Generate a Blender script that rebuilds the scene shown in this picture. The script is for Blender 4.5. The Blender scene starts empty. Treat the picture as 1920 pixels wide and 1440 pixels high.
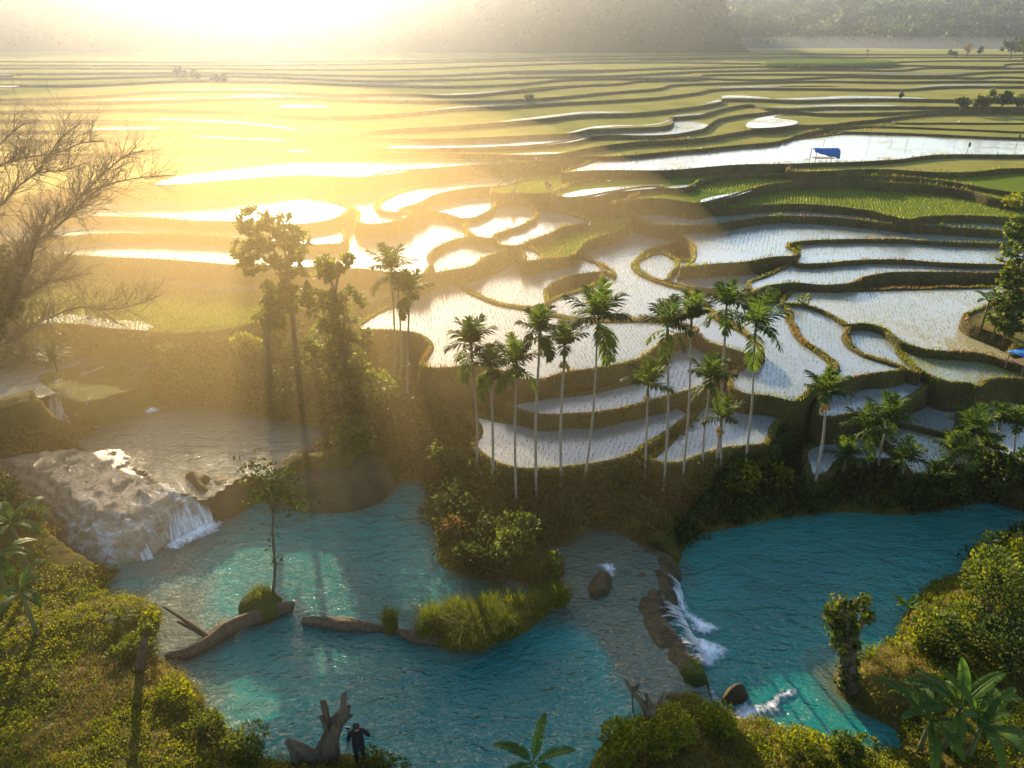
import bpy, bmesh, math, random
import numpy as np
from mathutils import Vector, Matrix
from mathutils.geometry import tessellate_polygon
from mathutils.bvhtree import BVHTree

random.seed(7)
rng = np.random.default_rng(7)
S = bpy.context.scene
COL = S.collection

# ------------------------------------------------------------------ camera
FPX, PITCH, CAMH = 1371.0, math.radians(26.0), 22.0
cam_d = bpy.data.cameras.new('camera')
cam = bpy.data.objects.new('camera', cam_d)
COL.objects.link(cam)
cam.location = (0, 0, CAMH)
cam.rotation_euler = (math.pi / 2 - PITCH, 0, 0)
cam_d.sensor_width = 36
cam_d.lens = 36 * FPX / 1920
cam_d.clip_end = 5000
S.camera = cam
CP, SP = math.cos(PITCH), math.sin(PITCH)


def ray(px, py):
    u = (px - 960) / FPX
    v = (720 - py) / FPX
    return np.array([u, CP + v * SP, -SP + v * CP])


def W(px, py, z):
    """point of the picture on the level z"""
    d = ray(px, py)
    t = (z - CAMH) / d[2]
    return np.array([d[0] * t, d[1] * t, z])


def at(px, py, Y):
    """point of the picture at the distance Y"""
    d = ray(px, py)
    t = Y / d[1]
    return np.array([d[0] * t, Y, CAMH + d[2] * t])


# ------------------------------------------------------------------ helpers
def tag(o, label=None, cat=None, group=None, kind=None):
    if label: o['label'] = label
    if cat: o['category'] = cat
    if group: o['group'] = group
    if kind: o['kind'] = kind
    return o


def link_mesh(name, me, mats, parent=None):
    o = bpy.data.objects.new(name, me)
    COL.objects.link(o)
    for m in (mats if isinstance(mats, (list, tuple)) else [mats]):
        me.materials.append(m)
    if parent: o.parent = parent
    return o


def mk(name, V, F, mat, parent=None, smooth=False, tint=None, attr=None, midx=None):
    """mesh object from arrays; F is an (n,k) array or a list of faces"""
    me = bpy.data.meshes.new(name)
    V = np.asarray(V, dtype=np.float32)
    if isinstance(F, np.ndarray) and F.ndim == 2:
        n, k = F.shape
        me.vertices.add(len(V)); me.vertices.foreach_set('co', V.ravel())
        me.loops.add(n * k); me.loops.foreach_set('vertex_index', F.astype(np.int32).ravel())
        me.polygons.add(n)
        me.polygons.foreach_set('loop_start', np.arange(0, n * k, k, dtype=np.int32))
        me.polygons.foreach_set('loop_total', np.full(n, k, dtype=np.int32))
        me.update(calc_edges=True)
    else:
        me.from_pydata([tuple(map(float, v)) for v in V], [], [tuple(int(i) for i in f) for f in F])
    if smooth:
        me.polygons.foreach_set('use_smooth', np.ones(len(me.polygons), dtype=bool))
    if tint is not None:
        a = me.attributes.new('tint', 'FLOAT', 'POINT'); a.data.foreach_set('value', np.asarray(tint, dtype=np.float32))
    if attr:
        for k2, v2 in attr.items():
            a = me.attributes.new(k2, 'FLOAT', 'POINT'); a.data.foreach_set('value', np.asarray(v2, dtype=np.float32))
    if midx is not None:
        me.polygons.foreach_set('material_index', np.asarray(midx, dtype=np.int32))
    me.update()
    return link_mesh(name, me, mat, parent)


def empty(name, loc):
    o = bpy.data.objects.new(name, None)
    COL.objects.link(o); o.location = tuple(map(float, loc)); o.empty_display_size = .2
    return o


def vnoise(P, scale=1.0, seed=0, octaves=3):
    """value noise on an (n,2|3) array"""
    P = np.asarray(P, dtype=np.float64)
    if P.shape[1] == 2: P = np.c_[P, np.zeros(len(P))]
    out = np.zeros(len(P)); amp = 1.0; tot = 0
    for o in range(octaves):
        q = P * scale * (2 ** o) + seed * 17.3 + o * 5.1
        i = np.floor(q).astype(np.int64); f = q - i; f = f * f * (3 - 2 * f)
        def h(dx, dy, dz):
            n = (i[:, 0] + dx) * 374761393 + (i[:, 1] + dy) * 668265263 + (i[:, 2] + dz) * 2147483647 + seed * 1013
            n = (n ^ (n >> 13)) * 1274126177
            n = n ^ (n >> 16)
            return (n & 0xffff) / 65535.0
        r = 0
        for dx in (0, 1):
            for dy in (0, 1):
                for dz in (0, 1):
                    wx = f[:, 0] if dx else 1 - f[:, 0]
                    wy = f[:, 1] if dy else 1 - f[:, 1]
                    wz = f[:, 2] if dz else 1 - f[:, 2]
                    r = r + wx * wy * wz * h(dx, dy, dz)
        out += amp * (r * 2 - 1); tot += amp; amp *= .5
    return out / tot


def catmull(P, closed=True, ds=.4):
    P = np.asarray(P, float); n = len(P); out = []
    rngi = range(n if closed else n - 1)
    for i in rngi:
        p1, p2 = P[i], P[(i + 1) % n]
        p0 = P[(i - 1) % n] if closed or i > 0 else 2 * p1 - p2
        p3 = P[(i + 2) % n] if closed or i + 2 < n else 2 * p2 - p1
        L = np.linalg.norm(p2 - p1)
        if L < 1e-6: continue
        k = max(1, int(L / ds))
        # tangents limited by the segment's own length: no overshoot on uneven spacing
        def tan(a, b, c):
            d1, d2 = np.linalg.norm(b - a) + 1e-6, np.linalg.norm(c - b) + 1e-6
            t = (b - a) / d1 * d2 + (c - b) / d2 * d1
            t = t / (d1 + d2)
            return t
        m1 = tan(p0, p1, p2) * L; m2 = tan(p1, p2, p3) * L
        for j in range(k):
            t = j / k
            h00 = 2*t**3 - 3*t**2 + 1; h10 = t**3 - 2*t**2 + t; h01 = -2*t**3 + 3*t**2; h11 = t**3 - t**2
            out.append(h00 * p1 + h10 * m1 + h01 * p2 + h11 * m2)
    if not closed: out.append(P[-1])
    return np.array(out)


def seg_dist(Q, poly):
    """distance from points (n,2) to a closed polygon's edges"""
    d = np.full(len(Q), 1e9)
    for a, b in zip(poly, np.roll(poly, -1, 0)):
        ab = b - a; L = (ab ** 2).sum() + 1e-9
        t = np.clip(((Q - a) @ ab) / L, 0, 1)
        dd = ((Q - a - t[:, None] * ab) ** 2).sum(1)
        np.minimum(d, dd, out=d)
    return np.sqrt(d)


def inside(Q, poly):
    x, y = Q[:, 0], Q[:, 1]
    c = np.zeros(len(Q), bool)
    for (x1, y1), (x2, y2) in zip(poly, np.roll(poly, -1, 0)):
        if abs(y2 - y1) < 1e-12: continue
        m = ((y1 > y) != (y2 > y)) & (x < (x2 - x1) * (y - y1) / (y2 - y1) + x1)
        c ^= m
    return c


def sdf(Q, poly):
    d = seg_dist(Q, poly)
    return np.where(inside(Q, poly), -d, d)


def wpoly(px, z):
    return np.array([W(x, y, z)[:2] for x, y in px])


# ------------------------------------------------------------------ shapes
def tube(path, radii, n=8, cap=True):
    """tapered tube along a path -> V, F(list)"""
    P = np.asarray(path, float); V = []; F = []
    m = len(P)
    T = np.gradient(P, axis=0)
    T /= np.linalg.norm(T, axis=1)[:, None] + 1e-9
    ref = np.array([0.3, 1, 0.1]) if abs(T[0][2]) > .8 else np.array([0, 0, 1.])
    for i in range(m):
        u = np.cross(T[i], ref); u /= np.linalg.norm(u) + 1e-9
        v = np.cross(T[i], u); ref = -np.cross(T[i], u) if False else ref
        for k in range(n):
            a = 2 * math.pi * k / n
            V.append(P[i] + radii[i] * (math.cos(a) * u + math.sin(a) * v))
    for i in range(m - 1):
        for k in range(n):
            F.append((i * n + k, i * n + (k + 1) % n, (i + 1) * n + (k + 1) % n, (i + 1) * n + k))
    if cap:
        F.append(tuple(range(n))[::-1]); F.append(tuple((m - 1) * n + k for k in range(n)))
    return V, F


class MB:
    """collects pieces into one mesh"""
    def __init__(s): s.V = []; s.F = []; s.T = []
    def add(s, V, F, t=.5):
        b = len(s.V)
        s.V.extend([tuple(map(float, v)) for v in V]); s.F.extend([tuple(i + b for i in f) for f in F]); s.T.extend([t] * len(V))
        return s
    def tube(s, path, radii, n=8, t=.5):
        return s.add(*tube(path, radii, n), t)
    def box(s, c, d, rot=None, t=.5):
        c = np.array(c, float); d = np.array(d, float) / 2
        V = np.array([[x, y, z] for x in (-1, 1) for y in (-1, 1) for z in (-1, 1)]) * d
        if rot is not None: V = V @ np.array(rot).T
        F = [(0, 1, 3, 2), (4, 6, 7, 5), (0, 4, 5, 1), (2, 3, 7, 6), (0, 2, 6, 4), (1, 5, 7, 3)]
        return s.add(V + c, F, t)
    def build(s, name, mat, parent=None, smooth=False):
        return mk(name, np.array(s.V), s.F, mat, parent, smooth, tint=s.T)


def rand_dirs(n):
    v = rng.normal(size=(n, 3)); return v / np.linalg.norm(v, axis=1)[:, None]


def leaf_arrays(P, L, w, up=.3, D=None):
    """rhombic folded leaves at the points P -> V, F(n,4), tint"""
    n = len(P)
    a = rand_dirs(n) if D is None else D + rand_dirs(n) * .5
    a[:, 2] += up; a /= np.linalg.norm(a, axis=1)[:, None]
    b = np.cross(a, rand_dirs(n)); b /= np.linalg.norm(b, axis=1)[:, None] + 1e-9
    Ls = (L * rng.uniform(.6, 1.3, n))[:, None]; ws = Ls * w
    V = np.stack([P, P + a * Ls * .5 + b * ws, P + a * Ls, P + a * Ls * .5 - b * ws], 1).reshape(-1, 3)
    F = np.arange(4 * n).reshape(n, 4)
    t = np.repeat(rng.uniform(0, 1, n), 4)
    return V, F, t


def blade_arrays(P, H, w, lean=.35, bend=.5):
    """grass blades (two quads each) at the points P"""
    n = len(P)
    H = np.broadcast_to(H, (n,)) * rng.uniform(.6, 1.3, n)
    az = rng.uniform(0, 2 * math.pi, n)
    l = rng.uniform(.1, 1, n) * lean
    dx = np.c_[np.cos(az), np.sin(az), np.zeros(n)]
    s = np.c_[-np.sin(az), np.cos(az), np.zeros(n)]
    ro = rng.uniform(0, 2 * math.pi, n)
    s = s * np.cos(ro)[:, None] + dx * np.sin(ro)[:, None]
    ww = (np.broadcast_to(w, (n,)) * rng.uniform(.6, 1.3, n))[:, None]
    Z = np.array([0, 0, 1.])
    mid = P + dx * (H * l * .35)[:, None] + Z * (H * .6)[:, None]
    tip = P + dx * (H * l * (1 + bend))[:, None] + Z * (H * (1 - .3 * l))[:, None]
    V = np.stack([P - s * ww, P + s * ww, mid + s * ww * .7, mid - s * ww * .7, tip], 1).reshape(-1, 3)
    i = np.arange(n)[:, None] * 5
    F = np.concatenate([i + np.array([[0, 1, 2]]), i + np.array([[0, 2, 3]]), i + np.array([[3, 2, 4]])])
    t = np.repeat(rng.uniform(0, 1, n), 5)
    return V, F, t


def tri(F4):
    return np.concatenate([F4[:, [0, 1, 2]], F4[:, [0, 2, 3]]])


def merge(parts):
    """[(V,F,t)] with triangles -> one"""
    Vs, Fs, Ts, b = [], [], [], 0
    for V, F, t in parts:
        if F.shape[1] == 4: F = tri(F)
        Vs.append(V); Fs.append(F + b); Ts.append(t); b += len(V)
    return np.concatenate(Vs), np.concatenate(Fs), np.concatenate(Ts)
SKY, SUN, HAZE, ANISO, EXPO = .105, 5.0, .0005, .89, 1.9
GLOW = .0031
# ------------------------------------------------------------------ materials
def mat(name):
    m = bpy.data.materials.new(name); m.use_nodes = True
    nt = m.node_tree; nt.nodes.clear()
    return m, nt


def N(nt, t, **kw):
    n = nt.nodes.new(t)
    for k, v in kw.items():
        if k in n.inputs: n.inputs[k].default_value = v
        else: setattr(n, k, v)
    return n


def ramp(nt, fac, stops):
    r = nt.nodes.new('ShaderNodeValToRGB')
    e = r.color_ramp.elements
    while len(e) < len(stops): e.new(.5)
    for i, (p, c) in enumerate(stops):
        e[i].position = p; e[i].color = (*c, 1)
    nt.links.new(fac, r.inputs[0])
    return r.outputs[0]


def noise(nt, scale, detail=4, rough=.55, vec=None, stretch=None, dist=0):
    n = nt.nodes.new('ShaderNodeTexNoise')
    n.inputs['Scale'].default_value = scale; n.inputs['Detail'].default_value = detail
    n.inputs['Roughness'].default_value = rough; n.inputs['Distortion'].default_value = dist
    if vec is None:
        vec = nt.nodes.new('ShaderNodeTexCoord').outputs['Object']
    if stretch is not None:
        mp = nt.nodes.new('ShaderNodeMapping'); mp.inputs['Scale'].default_value = stretch[:3]
        if len(stretch) > 3: mp.inputs['Rotation'].default_value = (0, 0, stretch[3])
        nt.links.new(vec, mp.inputs[0]); vec = mp.outputs[0]
    nt.links.new(vec, n.inputs['Vector'])
    return n.outputs['Fac']


def math_n(nt, op, a, b=None):
    n = nt.nodes.new('ShaderNodeMath'); n.operation = op
    for i, v in enumerate((a, b)):
        if v is None: continue
        if isinstance(v, (int, float)): n.inputs[i].default_value = v
        else: nt.links.new(v, n.inputs[i])
    return n.outputs[0]


def mixc(nt, fac, a, b):
    n = nt.nodes.new('ShaderNodeMix'); n.data_type = 'RGBA'
    for s, v in ((0, fac), (6, a), (7, b)):
        if isinstance(v, (int, float)): n.inputs[s].default_value = v
        elif isinstance(v, tuple): n.inputs[s].default_value = (*v, 1)
        else: nt.links.new(v, n.inputs[s])
    return n.outputs[2]


def bump(nt, h, strength, dist=.1, normal=None):
    b = nt.nodes.new('ShaderNodeBump'); b.inputs['Strength'].default_value = strength; b.inputs['Distance'].default_value = dist
    nt.links.new(h, b.inputs['Height'])
    if normal is not None: nt.links.new(normal, b.inputs['Normal'])
    return b.outputs[0]


def principled(nt, color, rough=.8, normal=None, spec=.3, ior=None):
    p = nt.nodes.new('ShaderNodeBsdfPrincipled')
    if isinstance(color, tuple): p.inputs['Base Color'].default_value = (*color, 1)
    else: nt.links.new(color, p.inputs['Base Color'])
    if isinstance(rough, (int, float)): p.inputs['Roughness'].default_value = rough
    else: nt.links.new(rough, p.inputs['Roughness'])
    p.inputs['Specular IOR Level'].default_value = spec
    if ior: p.inputs['IOR'].default_value = ior
    if normal is not None: nt.links.new(normal, p.inputs['Normal'])
    return p


def out(nt, sh, vol=None):
    o = nt.nodes.new('ShaderNodeOutputMaterial')
    if sh is not None: nt.links.new(sh, o.inputs['Surface'])
    if vol is not None: nt.links.new(vol, o.inputs['Volume'])


def attr_n(nt, name):
    a = nt.nodes.new('ShaderNodeAttribute'); a.attribute_name = name
    return a.outputs['Fac']


def foliage(name, dark, mid, light, transl=.45, rough=.5, spec=.35):
    m, nt = mat(name)
    t = attr_n(nt, 'tint')
    n = noise(nt, .9, 2)
    f = math_n(nt, 'ADD', math_n(nt, 'MULTIPLY', t, .6), math_n(nt, 'SUBTRACT', math_n(nt, 'MULTIPLY', n, .9), .25))
    c = ramp(nt, f, [(0.05, dark), (.45, mid), (.9, light)])
    p = principled(nt, c, rough, spec=spec)
    tr = nt.nodes.new('ShaderNodeBsdfTranslucent')
    bright = nt.nodes.new('ShaderNodeHueSaturation'); bright.inputs['Value'].default_value = 1.7; bright.inputs['Saturation'].default_value = 1.1; bright.inputs['Hue'].default_value = .485
    nt.links.new(c, bright.inputs['Color']); nt.links.new(bright.outputs[0], tr.inputs['Color'])
    mx = nt.nodes.new('ShaderNodeMixShader'); mx.inputs[0].default_value = transl
    nt.links.new(p.outputs[0], mx.inputs[1]); nt.links.new(tr.outputs[0], mx.inputs[2])
    out(nt, mx.outputs[0])
    return m


def solid(name, stops, scale=6, rough=.85, bstr=.5, bdist=.03, stretch=None, spec=.25, detail=6):
    m, nt = mat(name)
    n = noise(nt, scale, detail, .6, stretch=stretch)
    c = ramp(nt, n, stops)
    n2 = noise(nt, scale * 4, 4, .6, stretch=stretch)
    p = principled(nt, c, rough, bump(nt, n2, bstr, bdist), spec)
    out(nt, p.outputs[0])
    return m


M = {}
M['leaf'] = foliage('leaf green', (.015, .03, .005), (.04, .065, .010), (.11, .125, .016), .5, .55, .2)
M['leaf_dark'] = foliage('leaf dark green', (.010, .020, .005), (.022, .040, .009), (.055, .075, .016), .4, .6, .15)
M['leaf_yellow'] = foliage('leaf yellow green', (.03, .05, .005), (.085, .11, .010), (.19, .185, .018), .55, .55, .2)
M['grass'] = foliage('grass', (.025, .045, .005), (.07, .10, .010), (.18, .19, .022), .55, .6, .15)
M['drygrass'] = foliage('dry grass', (.06, .04, .010), (.13, .085, .02), (.24, .15, .035), .45)
M['rice'] = foliage('rice seedling', (.03, .05, .010), (.085, .12, .02), (.16, .18, .03), .5)
M['palm'] = foliage('palm frond', (.014, .03, .007), (.032, .06, .012), (.08, .11, .018), .5, .6, .06)
M['palm_dry'] = foliage('dead palm frond', (.07, .045, .015), (.14, .09, .03), (.24, .16, .05), .3)
M['banana'] = foliage('banana leaf', (.02, .045, .008), (.04, .085, .013), (.1, .15, .02), .5, .5, .12)
M['bark'] = solid('bark', [(.3, (.05, .038, .026)), (.7, (.13, .10, .07))], 5, .9, .7, .03, (1, 1, .25))
M['deadwood'] = solid('dead wood', [(.3, (.035, .025, .015)), (.7, (.12, .085, .05))], 4, .85, .8, .04, (2, 2, .35))
M['palmtrunk'] = solid('palm trunk', [(.3, (.12, .105, .08)), (.7, (.23, .21, .17))], 3, .85, .5, .02, (.4, .4, 8))
M['crownshaft'] = solid('palm crownshaft', [(.3, (.035, .065, .015)), (.7, (.07, .11, .025))], 4, .5, .2, .01)
M['stem'] = solid('banana stem', [(.3, (.05, .06, .02)), (.7, (.12, .12, .045))], 4, .6, .4, .02, (2, 2, .4))
M['white'] = solid('egret white', [(.3, (.75, .75, .72)), (.7, (.82, .82, .8))], 4, .8, .1, .005)
M['cutwood'] = solid('cut wood', [(.3, (.3, .22, .13)), (.7, (.42, .32, .2))], 8, .85, .3, .01)


def bank_material(name, a, b, c, scale=.8):
    m, nt = mat(name)
    n1 = noise(nt, scale, 6, .65)
    n2 = noise(nt, scale * 9, 5, .7)
    f = math_n(nt, 'ADD', math_n(nt, 'MULTIPLY', n1, .6), math_n(nt, 'MULTIPLY', n2, .4))
    col = ramp(nt, f, [(.3, a), (.5, b), (.68, c)])
    n3 = noise(nt, 7, 6, .75)
    p = principled(nt, col, .95, bump(nt, n3, .9, .25), .1)
    out(nt, p.outputs[0])
    return m


M['bank'] = bank_material('terrace bank', (.026, .026, .009), (.060, .052, .016), (.11, .088, .028))
M['ground'] = bank_material('river bank', (.030, .032, .008), (.085, .075, .014), (.19, .13, .028), .5)
M['mud'] = bank_material('mud', (.05, .04, .025), (.09, .07, .045), (.13, .11, .07))


def field_material(name, a, b, rows=True):
    m, nt = mat(name)
    n1 = noise(nt, .12, 4, .6)
    n2 = noise(nt, 4.5, 5, .75)
    f = math_n(nt, 'ADD', math_n(nt, 'MULTIPLY', n1, .55), math_n(nt, 'MULTIPLY', n2, .45))
    col = ramp(nt, f, [(.3, a), (.7, b)])
    h = noise(nt, 9, 5, .8)
    p = principled(nt, col, .75, bump(nt, h, .8, .15), 0.0)
    tr = nt.nodes.new('ShaderNodeBsdfTranslucent'); tr.inputs[0].default_value = (.1, .12, .02, 1)
    out(nt, p.outputs[0])
    return m


M['field'] = field_material('rice field', (.11, .118, .025), (.26, .235, .075))
M['field_deep'] = field_material('deep green rice field', (.05, .085, .012), (.12, .155, .022))


def paddy_material(name, mud, green, cover, rough=.06, wave=1.0):
    """flooded paddy: a water film over mud with seedlings and weed showing through"""
    m, nt = mat(name)
    n1 = noise(nt, .18, 5, .6)
    n2 = noise(nt, 5, 5, .75, stretch=(1, .45, 1))
    f = math_n(nt, 'ADD', math_n(nt, 'MULTIPLY', n1, .5), math_n(nt, 'MULTIPLY', n2, .5))
    cov = nt.nodes.new('ShaderNodeMapRange'); cov.inputs[1].default_value = .62 - cover; cov.inputs[2].default_value = .72 - cover
    nt.links.new(f, cov.inputs[0])
    w1 = noise(nt, 3.0, 3, .5, stretch=(.8, 2.2, 1))
    w2 = noise(nt, 11, 2, .5, stretch=(1, 1.8, 1))
    h = math_n(nt, 'ADD', w1, math_n(nt, 'MULTIPLY', w2, .4))
    col = ramp(nt, n1, [(.3, mud), (.7, tuple(c * 1.3 for c in mud))])
    water = principled(nt, col, rough, bump(nt, h, .22 * wave, .05), .6, 1.5)
    gcol = ramp(nt, n2, [(.4, green), (.7, tuple(c * 1.6 for c in green))])
    g = principled(nt, gcol, .8, bump(nt, n2, .6, .1), .2)
    mx = nt.nodes.new('ShaderNodeMixShader')
    nt.links.new(cov.outputs[0], mx.inputs[0]); nt.links.new(water.outputs[0], mx.inputs[1]); nt.links.new(g.outputs[0], mx.inputs[2])
    out(nt, mx.outputs[0])
    return m


M['paddy'] = paddy_material('flooded paddy', (.135, .145, .135), (.085, .10, .03), .05)
M['paddy_clear'] = paddy_material('clear flooded paddy', (.14, .15, .14), (.12, .12, .06), -.12, .04, .6)
M['paddy_green'] = paddy_material('planted paddy', (.12, .125, .085), (.10, .12, .03), .13)
M['paddy_mud'] = paddy_material('muddy paddy', (.19, .18, .14), (.15, .13, .06), .10)


def water_material(name, deep, mid, shallow, wave=1.0, rough=.04):
    """turquoise water: the colour of the silty body below, a rippled mirror above"""
    m, nt = mat(name)
    d = attr_n(nt, 'depth')
    nn = noise(nt, .55, 5, .65)
    f = math_n(nt, 'ADD', d, math_n(nt, 'MULTIPLY', math_n(nt, 'SUBTRACT', nn, .5), .8))
    col = ramp(nt, f, [(.08, shallow), (.42, mid), (.95, deep)])
    w0 = noise(nt, .22, 3, .5, dist=.8)
    w1 = noise(nt, 1.1, 3, .5, stretch=(.9, 1.5, 1), dist=.6)
    w2 = noise(nt, 3.6, 4, .55, stretch=(.9, 1.7, 1), dist=.4)
    w3 = noise(nt, 11, 3, .5)
    h = math_n(nt, 'ADD', math_n(nt, 'MULTIPLY', w1, math_n(nt, 'MULTIPLY', w0, 2.2)), math_n(nt, 'ADD', math_n(nt, 'MULTIPLY', w2, .5), math_n(nt, 'MULTIPLY', w3, .12)))
    b = bump(nt, h, 1.0 * wave, .3)
    df = nt.nodes.new('ShaderNodeBsdfDiffuse'); nt.links.new(col, df.inputs[0])
    gl = nt.nodes.new('ShaderNodeBsdfGlossy'); gl.inputs['Roughness'].default_value = rough; gl.inputs[0].default_value = (1, 1, 1, 1); nt.links.new(b, gl.inputs['Normal'])
    fr = nt.nodes.new('ShaderNodeFresnel'); fr.inputs[0].default_value = 1.5; nt.links.new(b, fr.inputs['Normal'])
    mx = nt.nodes.new('ShaderNodeMixShader')
    nt.links.new(fr.outputs[0], mx.inputs[0]); nt.links.new(df.outputs[0], mx.inputs[1]); nt.links.new(gl.outputs[0], mx.inputs[2])
    out(nt, mx.outputs[0])
    return m


M['river'] = water_material('turquoise river', (.001, .10, .088), (.004, .15, .126), (.06, .084, .056))
M['river_upper'] = water_material('upper pool', (.05, .085, .075), (.07, .085, .06), (.09, .075, .035), .8)


def rock_material(name, a, b, c, rough=.6, spec=.4):
    m, nt = mat(name)
    n1 = noise(nt, 1.2, 7, .65)
    n2 = noise(nt, 6, 6, .7)
    col = ramp(nt, n1, [(.3, a), (.5, b), (.7, c)])
    p = principled(nt, col, rough, bump(nt, n2, .9, .15, bump(nt, noise(nt, 2, 6, .7), .6, .3)), spec)
    out(nt, p.outputs[0])
    return m


M['rock'] = rock_material('brown rock', (.045, .032, .012), (.085, .06, .024), (.13, .092, .042), .75, .2)
M['travertine'] = rock_material('wet travertine', (.15, .10, .05), (.33, .235, .13), (.50, .39, .25), .24, .8)
M['moss'] = bank_material('mossy rock', (.03, .035, .008), (.06, .075, .014), (.10, .11, .025), 1.2)


def foam_material(name, lo=.42, hi=.62, scale=3.0, stretch=None, col=(.78, .82, .85), flow=False):
    m, nt = mat(name)
    vec = None
    if flow:
        cb = nt.nodes.new('ShaderNodeCombineXYZ')
        nt.links.new(math_n(nt, 'MULTIPLY', attr_n(nt, 'lu'), 7.0), cb.inputs[0]); nt.links.new(math_n(nt, 'MULTIPLY', attr_n(nt, 'lv'), 1.3), cb.inputs[1])
        vec = cb.outputs[0]
    n = noise(nt, scale, 7, .75, vec=vec, stretch=stretch, dist=1.0 if not flow else .3)
    e = attr_n(nt, 'tint')
    f = math_n(nt, 'ADD', n, math_n(nt, 'SUBTRACT', math_n(nt, 'MULTIPLY', e, .5), .3))
    mr = nt.nodes.new('ShaderNodeMapRange'); mr.inputs[1].default_value = lo; mr.inputs[2].default_value = hi
    nt.links.new(f, mr.inputs[0])
    p = principled(nt, col, .8, bump(nt, n, .6, .08), .2)
    t = nt.nodes.new('ShaderNodeBsdfTransparent')
    mx = nt.nodes.new('ShaderNodeMixShader')
    nt.links.new(mr.outputs[0], mx.inputs[0]); nt.links.new(t.outputs[0], mx.inputs[1]); nt.links.new(p.outputs[0], mx.inputs[2])
    out(nt, mx.outputs[0])
    return m


M['foam'] = foam_material('foam', .36, .78, 3.2)
M['fall'] = foam_material('falling water', .44, .74, 1.0, flow=True, col=(.78, .79, .77))


def plain(name, c, rough=.7, spec=.3):
    m, nt = mat(name)
    n = noise(nt, 9, 4)
    p = principled(nt, mixc(nt, n, tuple(x * .75 for x in c), tuple(min(1, x * 1.25) for x in c)), rough, bump(nt, noise(nt, 40, 3), .2, .01), spec)
    out(nt, p.outputs[0])
    return m


M['tarp'] = plain('blue tarpaulin', (.008, .09, .28), .85, .1)
M['tarp_pale'] = plain('pale tarpaulin', (.55, .6, .65), .5)
M['black_cloth'] = plain('black cloth', (.012, .012, .014), .9, .1)
M['skin'] = plain('skin', (.22, .12, .07), .6)
M['hair'] = plain('black hair', (.01, .008, .007), .5)
M['metal'] = plain('dark metal', (.03, .03, .035), .4, .5)
M['silver'] = plain('pale phone', (.7, .72, .74), .3, .5)
M['bamboo'] = plain('bamboo pole', (.12, .09, .05), .7)
M['thatch'] = plain('grey thatch', (.14, .11, .07), .9, .1)
M['shirt'] = plain('pale shirt', (.4, .42, .45), .85)
M['darkshirt'] = plain('dark shirt', (.04, .05, .06), .85)
M['hill'] = bank_material('forested hill', (.008, .018, .007), (.016, .03, .010), (.035, .045, .015), .03)
# ------------------------------------------------------------------ terraces: rims read off the photograph, each on its own level
T = {}   # name -> (level, surface, polygon of the rim in photo pixels, wall depth)


def terr(name, z, surf, pts, depth=5.0):
    T[name] = (z, surf, pts, depth)


terr('L1', 3.2, 'paddy', [(880,837),(890,847),(910,862),(940,877),(980,884),(1013,884),(1053,882),(1100,877),(1167,863),(1195,853),(1207,842),(1243,820),(1283,793),(1297,776),(1280,765),(1200,775),(1100,795),(1000,795),(930,785),(880,775),(893,800),(896,812),(887,824)])
terr('L1b', 2.9, 'paddy', [(1220,867),(1233,872),(1267,873),(1290,868),(1320,857),(1347,848),(1383,843),(1413,840),(1437,837),(1450,818),(1456,800),(1472,788),(1479,765),(1480,745),(1400,730),(1330,750),(1290,785),(1245,835)])
terr('L2', 3.9, 'paddy', [(1010,782),(1067,782),(1117,778),(1167,770),(1217,757),(1267,743),(1320,728),(1345,718),(1360,697),(1372,680),(1390,668),(1370,650),(1320,638),(1280,635),(1250,670),(1200,710),(1100,735),(1020,745),(950,760)])
terr('P1', 4.8, 'paddy', [(668,622),(700,622),(744,624),(776,628),(797,638),(804,651),(797,666),(789,680),(794,691),(814,695),(838,694),(890,690),(927,695),(957,707),(977,715),(1000,717),(1027,713),(1060,703),(1100,697),(1170,685),(1200,677),(1230,657),(1257,637),(1275,629),(1300,626),(1310,618),(1290,612),(1267,607),(1247,603),(1213,602),(1133,602),(1087,601),(1047,593),(987,580),(933,570),(900,557),(873,543),(850,525),(800,545),(760,565),(700,590)], 6)
terr('N1', 4.7, 'paddy', [(873,543),(900,557),(933,570),(987,578),(1014,579),(1026,570),(1027,545),(1047,530),(1080,518),(1113,514),(1135,512),(1152,522),(1151,508),(1141,502),(1116,492),(1088,485),(1040,478),(980,485),(955,495),(930,510),(890,525),(860,535)])
terr('N2', 4.6, 'paddy', [(1201,421),(1219,421),(1245,430),(1271,438),(1273,453),(1223,469),(1196,488),(1192,505),(1213,520),(1247,533),(1293,547),(1320,567),(1333,587),(1347,600),(1383,617),(1413,637),(1427,650),(1430,662),(1420,668),(1400,667),(1367,657),(1320,643),(1305,630),(1290,617),(1267,608),(1247,603),(1213,602),(1133,601),(1087,600),(1047,593),(1015,583),(1040,560),(1090,545),(1120,530),(1120,500),(1090,480),(1120,455),(1170,430)])
terr('M1', 3.9, 'paddy', [(1297,545),(1333,541),(1380,550),(1420,560),(1447,567),(1470,573),(1480,587),(1481,603),(1489,615),(1494,628),(1506,642),(1533,660),(1550,673),(1562,683),(1560,700),(1545,714),(1520,735),(1505,751),(1493,758),(1443,747),(1397,743),(1375,735),(1365,710),(1395,680),(1405,650),(1380,610),(1340,590),(1310,560)])
terr('M2', 4.0, 'paddy', [(1470,573),(1480,587),(1481,603),(1489,615),(1494,628),(1506,642),(1533,660),(1553,673),(1563,688),(1552,712),(1567,715),(1597,712),(1627,706),(1660,702),(1683,699),(1697,692),(1660,680),(1620,667),(1593,650),(1587,633),(1590,613),(1560,595),(1527,580),(1500,572)])
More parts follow.
